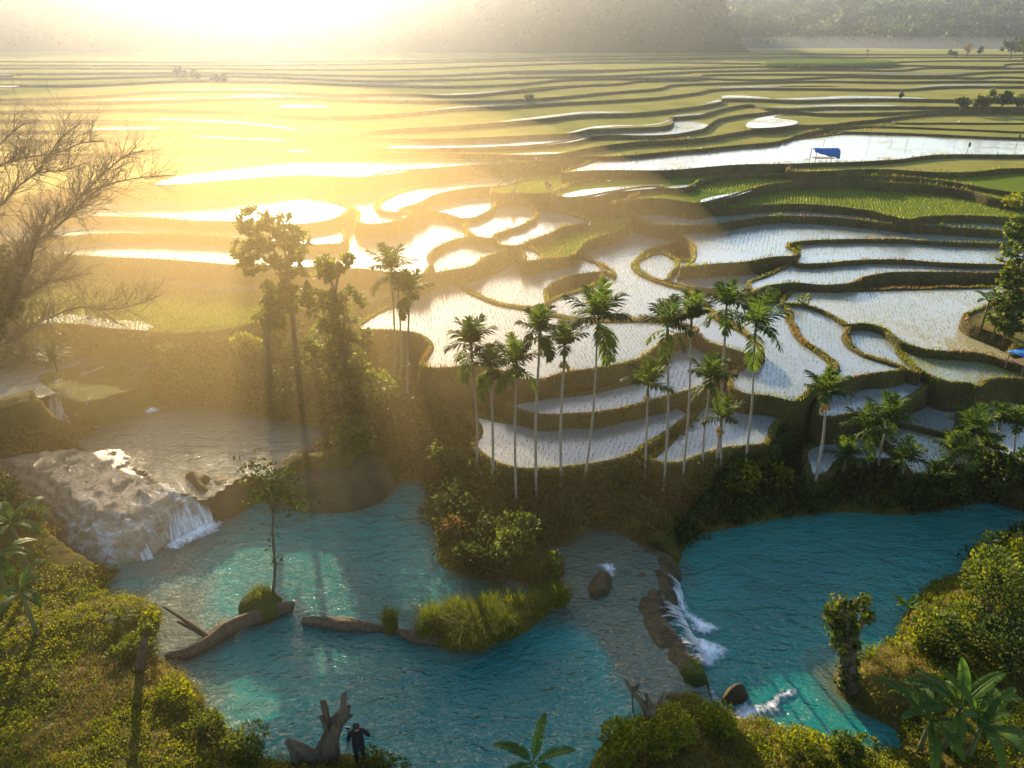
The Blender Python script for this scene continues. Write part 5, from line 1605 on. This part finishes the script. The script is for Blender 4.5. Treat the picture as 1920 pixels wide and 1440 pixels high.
# dead stump beside the photographer
Yp = hit(620, 1425)[1]
def pp_(pts, Y, dy=None): return [tuple(at(x, y, Y + (dy[i] if dy else 0))) for i, (x, y) in enumerate(pts)]
wood('dead_stump', [(pp_([(612,1425),(618,1395),(625,1372),(636,1348),(648,1338)], Yp), [.42,.30,.26,.22,.17]),
                    (pp_([(618,1375),(614,1355),(606,1318)], Yp, [0, 0, -.1]), [.17,.12,.11]),
                    (pp_([(616,1368),(606,1352),(601,1344)], Yp, [-.1, -.15, -.2]), [.09,.07,.05]),
                    (pp_([(643,1342),(644,1320),(645,1303)], Yp, [0, .05, .1]), [.11,.085,.08]),
                    (pp_([(605,1420),(580,1415),(558,1400),(540,1388)], Yp, [-.1, -.2, -.2, -.1]), [.3,.24,.2,.1]),
                    (pp_([(560,1425),(552,1408),(540,1392)], Yp, [-.3, -.25, -.2]), [.22,.16,.07])],
     'dead forked tree stump with broken limbs beside the photographer', 'stump')
# broken branch on the right bank
Yq = hit(1215, 1385)[1]
wood('dead_branch', [(pp_([(1216,1340),(1204,1318),(1190,1302),(1184,1292),(1171,1272)], Yq, [0, .1, .1, .1, .2]), [.15,.11,.08,.07,.02]),
                     (pp_([(1186,1294),(1194,1288),(1199,1282)], Yq, [.1, .1, .1]), [.06,.07,.03]),
                     (pp_([(1190,1294),(1200,1298),(1212,1303)], Yq, [.1, .1, .1]), [.025,.02,.015]),
                     (pp_([(1186,1296),(1186,1315),(1188,1335)], Yq, [.1, .1, .15]), [.03,.025,.03]),
                     (pp_([(1225,1340),(1218,1322),(1212,1303)], Yq, [0, .1, .1]), [.14,.1,.05]),
                     (pp_([(1236,1320),(1242,1306),(1246,1294)], Yq, [.1, .1, .1]), [.08,.05,.02])],
     'broken dead branch sticking up from the lower right bank', 'branch')
# ivy covered stumps
Yi = hit(1590, 1290)[1]
E = wood('ivy_stump', [(pp_([(1592,1288),(1590,1240),(1592,1205),(1585,1165),(1578,1128)], Yi), [.40,.26,.22,.19,.12]),
                   (pp_([(1596,1215),(1612,1175),(1626,1130)], Yi, [0, .1, .2]), [.15,.1,.07]),
                   (pp_([(1594,1200),(1602,1160),(1602,1128)], Yi, [0, .2, .3]), [.14,.1,.06])],
     'forked dead stump wrapped in ivy standing at the right pool', 'stump')
b = np.array(E.location); parts = []
for (x, y, r) in [(1572,1135,24),(1562,1165,22),(1575,1185,24),(1585,1150,20),(1600,1135,14),(1622,1125,16),(1626,1150,14),(1600,1175,16),(1555,1150,12),(1570,1200,16),(1628,1160,12),(1582,1220,16),(1604,1210,14),(1592,1240,14),(1575,1160,22),(1590,1180,20),(1585,1255,16),(1600,1270,18),(1580,1280,16),(1604,1240,14)]:
    c_ = at(x, y, Yi + rng.uniform(-.25, .15)) - b; s = pxm(Yi, 3); n = int(r * 9)
    parts.append(leaf_arrays(c_ + rand_dirs(n) * rng.uniform(.2, 1, (n, 1)) * r / s, .14, .4, 0))
V, F, t = merge(parts); mk('ivy', V, F, M['leaf'], E, tint=t)
Yi = hit(262, 1260)[1]
E = wood('ivy_stump', [(pp_([(262,1285),(264,1240),(270,1205),(275,1180)], Yi), [.22,.16,.14,.1]), (pp_([(262,1300),(248,1330),(235,1365)], Yi, [0, -.3, -.6]), [.1,.08,.05])],
     'slim broken stump with ivy on top on the left bank', 'stump')
b = np.array(E.location); c_ = at(272, 1180, Yi) - b
V, F, t = leaf_arrays(c_ + rand_dirs(220) * rng.uniform(.2, 1, (220, 1)) * .3, .13, .4, 0); mk('ivy', V, F, M['leaf'], E, tint=t)
# ------------------------------------------------------------------ people, shelters and small things
def skin_body(name, joints, edges, radii, m, parent, sub=2):
    me = bpy.data.meshes.new(name)
    me.from_pydata([tuple(map(float, j)) for j in joints], edges, [])
    o = link_mesh(name, me, m, parent)
    sk = o.modifiers.new('skin', 'SKIN')
    if not me.skin_vertices: me.skin_vertices.new()
    for i, r in enumerate(radii):
        v = me.skin_vertices[0].data[i]; v.radius = (r, r) if isinstance(r, (int, float)) else r
        v.use_root = (i == 0)
    ss = o.modifiers.new('sub', 'SUBSURF'); ss.levels = sub; ss.render_levels = sub
    return o


def person(loc, rz, label, pose, shirt, trousers, hat=None, scale=1.0):
    """pose: joint positions in metres; the figure stands on its soles at z=0 facing +y"""
    e = empty('person', loc); e.rotation_euler = (0, 0, rz); e.scale = (scale,) * 3
    tag(e, label, 'person')
    J = pose
    order = ['pelvis','waist','chest','neck','head','crown','shL','elL','wrL','shR','elR','wrR','hipL','knL','anL','toL','hipR','knR','anR','toR']
    ix = {k: i for i, k in enumerate(order)}
    ed = [('pelvis','waist'),('waist','chest'),('chest','neck'),('neck','head'),('head','crown'),('chest','shL'),('shL','elL'),('elL','wrL'),('chest','shR'),('shR','elR'),('elR','wrR'),('pelvis','hipL'),('hipL','knL'),('knL','anL'),('anL','toL'),('pelvis','hipR'),('hipR','knR'),('knR','anR'),('anR','toR')]
    rad = dict(pelvis=(.10,.075), waist=(.09,.07), chest=(.11,.075), neck=.056, head=(.085,.10), crown=.07, shL=.045, elL=.036, wrL=.028, shR=.045, elR=.036, wrR=.028, hipL=.07, knL=.05, anL=.04, toL=.04, hipR=.07, knR=.05, anR=.04, toR=.04)
    skin_body('body', [J[k] for k in order], [(ix[a], ix[b]) for a, b in ed], [rad[k] for k in order], M['skin'], e)
    # hands: palm with five short chains
    for s in ('L', 'R'):
        w_ = np.array(J['wr' + s], float); d = w_ - np.array(J['el' + s], float); d /= np.linalg.norm(d)
        sd_ = np.cross(d, [0, 0, 1.]); sd_ /= np.linalg.norm(sd_) + 1e-6
        dn = np.cross(d, sd_)
        js = [w_, w_ + d * .05, w_ + d * .09]; es = [(0, 1), (1, 2)]; rs = [.022, .028, .026]
        for k, (off, l) in enumerate(((-.028, .065), (-.009, .078), (.010, .074), (.028, .058))):
            a = len(js); js += [w_ + d * .095 + sd_ * off, w_ + d * (.095 + l * .55) + sd_ * off * 1.1, w_ + d * (.095 + l * .9) + sd_ * off * 1.1 + dn * .02]
            es += [(2, a), (a, a + 1), (a + 1, a + 2)]; rs += [.009, .008, .007]
        a = len(js); js += [w_ + d * .045 - sd_ * .04, w_ + d * .085 - sd_ * .055 + dn * .01]; es += [(1, a), (a, a + 1)]; rs += [.011, .008]
        skin_body('hand', js, es, rs, M['skin'], e, 1)
    up = ['pelvis','waist','chest','neck','shL','elL','wrL','shR','elR','wrR']; ux = {k: i for i, k in enumerate(up)}
    ue = [(a, b) for a, b in ed if a in ux and b in ux]
    jj = {k: np.array(J[k], float) for k in up}
    for s in ('L', 'R'): jj['wr' + s] = jj['el' + s] + (jj['wr' + s] - jj['el' + s]) * .88
    jj['neck'] = jj['chest'] + (jj['neck'] - jj['chest']) * .75
    rr = dict(pelvis=(.168,.125), waist=(.152,.12), chest=(.178,.13), neck=.075, shL=.078, elL=.06, wrL=.046, shR=.078, elR=.06, wrR=.046)
    skin_body('shirt', [jj[k] for k in up], [(ux[a], ux[b]) for a, b in ue], [rr[k] for k in up], M[shirt], e)
    lo = ['pelvis','hipL','knL','anL','hipR','knR','anR']; lx = {k: i for i, k in enumerate(lo)}
    le = [('pelvis','hipL'),('hipL','knL'),('knL','anL'),('pelvis','hipR'),('hipR','knR'),('knR','anR')]
    jl = {k: np.array(J[k], float) for k in lo}
    for s in ('L', 'R'): jl['an' + s] = jl['kn' + s] + (jl['an' + s] - jl['kn' + s]) * .9
    rl = dict(pelvis=(.165,.122), hipL=.105, knL=.078, anL=.062, hipR=.105, knR=.078, anR=.062)
    skin_body('trousers', [jl[k] for k in lo], [(lx[a], lx[b]) for a, b in le], [rl[k] for k in lo], M[trousers], e)
    h = np.array(J['head'], float); cr = np.array(J['crown'], float)
    if hat is None:
        o = blob('hair', None, (.098, .108, .10), 'hair', None, None, 3, .06, parent=e); o.location = tuple((h * .45 + cr * .55) + np.array([0, -.018, .012]))
    else:
        ax = (cr - h); ax /= np.linalg.norm(ax)
        o = MB().tube([(0, 0, -.03), (0, 0, .005), (0, 0, .12), (0, 0, .16)], [.26, .25, .07, .01], 16).build('hat', M['thatch'], e, True); o.location = tuple(cr + ax * .0)
        o.rotation_euler = Vector(ax).to_track_quat('Z', 'Y').to_euler()
    # face: nose, eyes, ears
    f = MB()
    fw = np.cross(cr - h, [1, 0, 0]); fw /= np.linalg.norm(fw) + 1e-6; fw = fw if fw[1] > 0 else -fw
    f.tube([h + fw * .09, h + fw * .118 - (cr - h) * .12], [.012, .017], 6)
    f.tube([h + np.array([-.1, 0, 0]), h + np.array([-.107, -.01, .03])], [.02, .016], 6); f.tube([h + np.array([.1, 0, 0]), h + np.array([.107, -.01, .03])], [.02, .016], 6)
    f.build('face', M['skin'], e, True)
    ey = MB()
    for s in (-1, 1): ey.tube([h + fw * .085 + np.array([s * .034, 0, .02]), h + fw * .1 + np.array([s * .034, 0, .02])], [.013, .010], 6)
    ey.build('eyes', M['hair'], e, True)
    return e


STAND = dict(pelvis=(0,0,.95), waist=(0,0,1.12), chest=(0,.01,1.34), neck=(0,.02,1.50), head=(0,.04,1.60), crown=(0,.035,1.70),
             shL=(-.19,0,1.42), elL=(-.30,-.02,1.16), wrL=(-.22,.22,1.22), shR=(.19,0,1.42), elR=(.36,-.02,1.17), wrR=(.16,.26,1.16),
             hipL=(-.09,0,.90), knL=(-.11,.03,.50), anL=(-.11,-.01,.08), toL=(-.12,.14,.04), hipR=(.09,0,.90), knR=(.10,.02,.50), anR=(.11,-.02,.08), toR=(.13,.13,.04))
BEND = dict(pelvis=(0,-.15,.85), waist=(0,0,.98), chest=(0,.22,1.05), neck=(0,.38,1.02), head=(0,.47,.98), crown=(0,.55,.96),
            shL=(-.19,.24,1.04), elL=(-.2,.34,.76), wrL=(-.14,.48,.52), shR=(.19,.24,1.04), elR=(.2,.34,.76), wrR=(.12,.5,.5),
            hipL=(-.1,-.13,.82), knL=(-.14,.06,.46), anL=(-.14,-.06,.06), toL=(-.15,.08,.03), hipR=(.1,-.13,.82), knR=(.16,.02,.46), anR=(.16,-.1,.06), toR=(.17,.04,.03))
pb = hit(677, 1432); pb[2] = hgt(pb[0], pb[1]) + .02
person(pb, .25, 'photographer in black seen from behind, standing by the tripod on the left bank', STAND, 'black_cloth', 'black_cloth')
# tripod with a phone
tb = at(661, 1430, pb[1] + .25); tb[2] = hgt(tb[0], tb[1])
e = empty('tripod', tb); tag(e, 'thin black tripod holding a pale phone in front of the photographer', 'tripod')
for k in range(3):
    a = k * 2.094 + .4
    MB().tube([(math.cos(a) * .32, math.sin(a) * .32, -.02), (0, 0, .95)], [.012, .016], 6).build('leg', M['metal'], e)
MB().tube([(0, 0, .9), (0, 0, 1.38)], [.016, .014], 6).build('column', M['metal'], e)
ph = MB().box((0, 0, 1.43), (.17, .025, .085)).build('phone', M['silver'], e)
MB().box((0, -.016, 1.43), (.15, .006, .07)).build('screen', M['metal'], ph)

b = W(1151, 400, T['G'][0]); person(b, 1.2, 'farmer in a dark shirt bending over the bright green paddy', BEND, 'darkshirt', 'shirt', 'hat', 1.15)
b = W(963, 388, T['W4'][0]); person(b, -.6, 'small standing farmer in the white flooded paddy', STAND, 'darkshirt', 'black_cloth', 'hat', 1.0)
b = W(1029, 361, T['AEg'][0]); person(b, .6, 'tiny farmer crouching on the green strip above the white paddies', BEND, 'darkshirt', 'darkshirt', 'hat', .9)


def egret(px, py, z, label, hpx=9, wing=False):
    b = W(px, py, z); s = pxm(b[1], z); k = hpx / s / .9
    e = empty('egret', b); e.scale = (k,) * 3; e.rotation_euler = (0, 0, rng.uniform(0, 6)); tag(e, label, 'bird', 'white egrets in the paddies')
    bm = MB()
    P = catmull(np.array([(-.30,0,.42),(-.16,0,.47),(0,0,.52),(.13,0,.58),(.19,0,.70),(.15,0,.82),(.20,0,.90),(.27,0,.90)], float), False, .03)
    r = np.interp(np.linspace(0, 1, len(P)), [0, .15, .35, .5, .62, .8, .92, 1], [.015, .07, .105, .075, .035, .027, .038, .02])
    bm.tube(P, r, 10); bm.build('body', M['white'], e, True)
    MB().tube([(.27, 0, .90), (.37, 0, .88)], [.015, .004], 6).build('beak', M['palm_dry'], e)
    for s_ in (-1, 1):
        MB().tube([(0, .04 * s_, .45), (-.02, .045 * s_, .24), (.01, .045 * s_, 0), (.07, .05 * s_, 0)], [.012, .011, .009, .006], 5).build('leg', M['metal'], e)
        if wing: MB().tube([(.05, .06 * s_, .55), (0, .35 * s_, .72), (-.1, .62 * s_, .70)], [.06, .07, .01], 6).build('wing', M['white'], e, True)
for a in [(1104,428,T['G'][0],'egret at the left corner of the bright green paddy',12,True),(1141,343,8.3,'egret flying over the shaded bank above the white paddies',6,True),
          (1005,302,T['CA'][0],'egret on the green rim right of the long flooded strip',7),(1186,318,T['BB'][0],'egret on the shaded bank above the narrow shining strip',7),
          (287,247,T['DB'][0],'white egret alone on the glowing terraces at the left',10),(1796,233,T['CD'][0],'egret on the green strip at the far right',8),
          (1669,146,T['DF'][0],'tall white egret on the dark far terraces',6),(1620,247,T['CB'][0],'egret on the rim above the pale muddy paddy',7)]:
    egret(*a)


# poles and flags standing in the pale muddy paddy
def pole(px, py, hpx, label, flag=None, name='pole', z=8.3, r=.035):
    b = W(px, py, z); s = pxm(b[1], z); h = hpx / s
    e = empty(name, b); tag(e, label, 'pole' if flag is None else 'flag')
    MB().tube([(0, 0, -.2), (.04, 0, h * .5), (.02, .02, h)], [r, r * .8, r * .6], 6).build('pole', M['bamboo'], e)
    if flag:
        V = [(x * .28, .05 * math.sin(x * 2 + z_), h - .05 - z_ * .5 - .12 * x) for z_ in (0, .5, 1) for x in (0, .5, 1)]
        mk('cloth', V, np.array([(0, 1, 4, 3), (1, 2, 5, 4), (3, 4, 7, 6), (4, 5, 8, 7)]), M[flag], e)
pole(1699, 272, 14, 'short dark pole in the pale muddy paddy')
pole(1670, 271, 8, 'stub of a pole in the pale muddy paddy, left of the short dark pole')
pole(1544, 272, 10, 'pale stick standing behind the blue tarpaulin shelter')
pole(1628, 272, 30, 'thin leaning bamboo rod right of the blue tarpaulin shelter', r=.02)
pole(1812, 288, 22, 'bamboo rod with a black rag in the pale muddy paddy', 'black_cloth', 'flag')
pole(1905, 276, 24, 'bamboo rod with a dark rag at the right end of the pale muddy paddy', 'darkshirt', 'flag')
pole(1789, 276, 22, 'thin pale rod left of the one with the black rag', r=.018)
b = hit(1623, 116); s = pxm(b[1], b[2]); h = 22 / s
e = empty('utility_pole', b); tag(e, 'dark utility pole with a cross arm on the raised far terrace', 'pole')
MB().tube([(0, 0, -.3), (0, 0, h)], [.16, .11], 8).build('post', M['deadwood'], e)
MB().box((0, 0, h * .9), (1.3, .12, .12)).build('cross_arm', M['deadwood'], e)


# shelters
def shelter(b, w, d, h, label, rz=0, roof='tarp', ragged=False, drop=.7):
    e = empty('field_shelter', b); e.rotation_euler = (0, 0, rz); tag(e, label, 'shelter')
    for x in (-1, 1):
        for y in (-1, 1):
            MB().tube([(x * w * .46, y * d * .45, -.3), (x * w * .45, y * d * .45, h * (.98 if y > 0 else .8))], [.04, .035], 6).build('post', M['bamboo'], e)
    nx_, ny_ = 12, 8; V, F = [], []
    for j in range(ny_ + 1):
        for i in range(nx_ + 1):
            u, v = i / nx_ * 2 - 1, j / ny_ * 2 - 1
            z = h * (1.12 - .14 * abs(v + .15) ** 1.3 - .1 * (v < 0) * abs(v)) + .035 * math.sin(u * 9 + v * 3) - .05 * math.cos(u * 3.1) - (.12 * u * u)
            if v < -.72: z -= drop * h * ((u + 1) / 2) ** .8 * (abs(v) - .72) / .28
            V.append((u * w * .54 + .03 * math.sin(v * 7), v * d * .56, z))
    for j in range(ny_):
        for i in range(nx_):
            a = j * (nx_ + 1) + i; F.append((a, a + 1, a + nx_ + 2, a + nx_ + 1))
    o = mk('roof', V, np.array(F), M[roof], e, smooth=True)
    sm = o.modifiers.new('thick', 'SOLIDIFY'); sm.thickness = .015
    MB().tube([(-w * .5, 0, h * 1.04), (w * .5, 0, h * 1.04)], [.035, .03], 6).build('ridge_pole', M['bamboo'], e)
    MB().box((0, 0, h * .28), (w * .85, d * .7, .05)).build('platform', M['bamboo'], e)
    if ragged:
        MB().box((-w * .2, -d * .58, h * .86), (w * .22, .02, h * .22)).build('hanging_strip', M['tarp_pale'], e); MB().box((w * .22, -d * .58, h * .86), (w * .2, .02, h * .2)).build('hanging_strip', M['tarp_pale'], e)
    return e
b = W(1547, 304, 8.3); shelter(b + np.array([0, .6, 0]), 2.7, 1.8, 1.35, 'blue tarpaulin shelter on the rim of the pale muddy paddy', drop=.55)
b = hit(1918, 685); shelter(b, 1.35, 1.2, .8, 'torn blue and white tarpaulin shelter at the right edge of the paddies', .3, ragged=True, drop=.2)
b = hit(10, 170); shelter(b, 5.2, 3.6, 2.6, 'open grey roofed hut on the far left terraces', .1, 'thatch', drop=0)
# raised vegetable plot on the far plain
plot = [(1432,122),(1450,117),(1520,115),(1620,116),(1670,117),(1678,121),(1560,124)]
tag(mound('vegetable_plot', plot, 13.0, .8, 2.5, M['field_deep'], None, None, .8, seed=31, rough=.15)[0], kind='structure')
# ------------------------------------------------------------------ light, sky, air
SUN_EL, SUN_AZ = math.radians(16.0), math.radians(-16.5)    # azimuth from +Y, negative to the left
w = bpy.data.worlds.new('World'); S.world = w; w.use_nodes = True
nt = w.node_tree
bg = nt.nodes['Background']
sky = nt.nodes.new('ShaderNodeTexSky'); sky.sky_type = 'NISHITA'; sky.sun_disc = False
sky.sun_elevation = SUN_EL; sky.sun_rotation = SUN_AZ
sky.air_density = 1.0; sky.dust_density = .7; sky.ozone_density = 1.0
nt.links.new(sky.outputs[0], bg.inputs[0]); bg.inputs[1].default_value = SKY
sd = bpy.data.lights.new('sun', 'SUN'); so = bpy.data.objects.new('sun', sd); COL.objects.link(so)
sd.energy = SUN; sd.angle = math.radians(.5); sd.color = (1.0, .80, .52)
dv = Vector((math.sin(SUN_AZ) * math.cos(SUN_EL), math.cos(SUN_AZ) * math.cos(SUN_EL), math.sin(SUN_EL)))
so.rotation_euler = dv.to_track_quat('Z', 'Y').to_euler()
so.location = (0, 0, 60)
m, nt = mat('morning haze')
pv = nt.nodes.new('ShaderNodeVolumePrincipled')
pv.inputs['Color'].default_value = (.92, .94, 1.0, 1); pv.inputs['Density'].default_value = HAZE; pv.inputs['Anisotropy'].default_value = ANISO
out(nt, None, pv.outputs[0])
V8 = np.array([[x, y, z] for x in (-650, 650) for y in (-60, 640) for z in (-3.2, 50)], float)
F8 = [(0, 1, 3, 2), (4, 6, 7, 5), (0, 4, 5, 1), (2, 3, 7, 6), (0, 2, 6, 4), (1, 5, 7, 3)]
tag(mk('haze', V8, F8, m), kind='stuff')
# golden scattering volumes added for a warm glare veil over upper pool and trees
m, nt = mat('warm glow volume')
pv = nt.nodes.new('ShaderNodeVolumePrincipled')
pv.inputs['Color'].default_value = (.92, .68, .31, 1); pv.inputs['Density'].default_value = GLOW; pv.inputs['Anisotropy'].default_value = .72
out(nt, None, pv.outputs[0])
for k_, (sx, sy, sz, ox, oy) in enumerate(((34, 36, 12, -19, 46), (23, 25, 10, -19, 44), (14, 11, 9, -13, 38))):
    bm = bmesh.new(); bmesh.ops.create_icosphere(bm, subdivisions=5, radius=1)
    V = np.array([v.co[:] for v in bm.verts]) * np.array([sx, sy, sz]) + np.array([ox, oy, 7.0 + k_ * .3]); F = [[v.index for v in f.verts] for f in bm.faces]; bm.free()
    tag(mk('mist', V, F, m), kind='stuff')  # added glow volume, tinted warm in place of lens glare

m, nt = mat('valley mist')
pv = nt.nodes.new('ShaderNodeVolumePrincipled')
pv.inputs['Color'].default_value = (.9, .95, 1, 1); pv.inputs['Density'].default_value = .0022; pv.inputs['Anisotropy'].default_value = .2
out(nt, None, pv.outputs[0])
bm = bmesh.new(); bmesh.ops.create_icosphere(bm, subdivisions=5, radius=1)
V = np.array([v.co[:] for v in bm.verts]) * np.array([230, 75, 5.5]) + np.array([200, 385, 13.2]); F = [[v.index for v in f.verts] for f in bm.faces]; bm.free()
tag(mk('mist', V, F, m), kind='stuff')
S.view_settings.view_transform = 'Standard'; S.view_settings.look = 'None'
S.view_settings.gamma = 1; S.view_settings.exposure = EXPO
c = S.cycles
c.use_denoising = True; c.denoiser = 'OPENIMAGEDENOISE'
c.max_bounces = 6; c.diffuse_bounces = 2; c.glossy_bounces = 3; c.transmission_bounces = 3; c.transparent_max_bounces = 6; c.volume_bounces = 0
c.sample_clamp_indirect = 4; c.sample_clamp_direct = 30
c.caustics_reflective = False; c.caustics_refractive = False
S.render.engine = 'CYCLES'
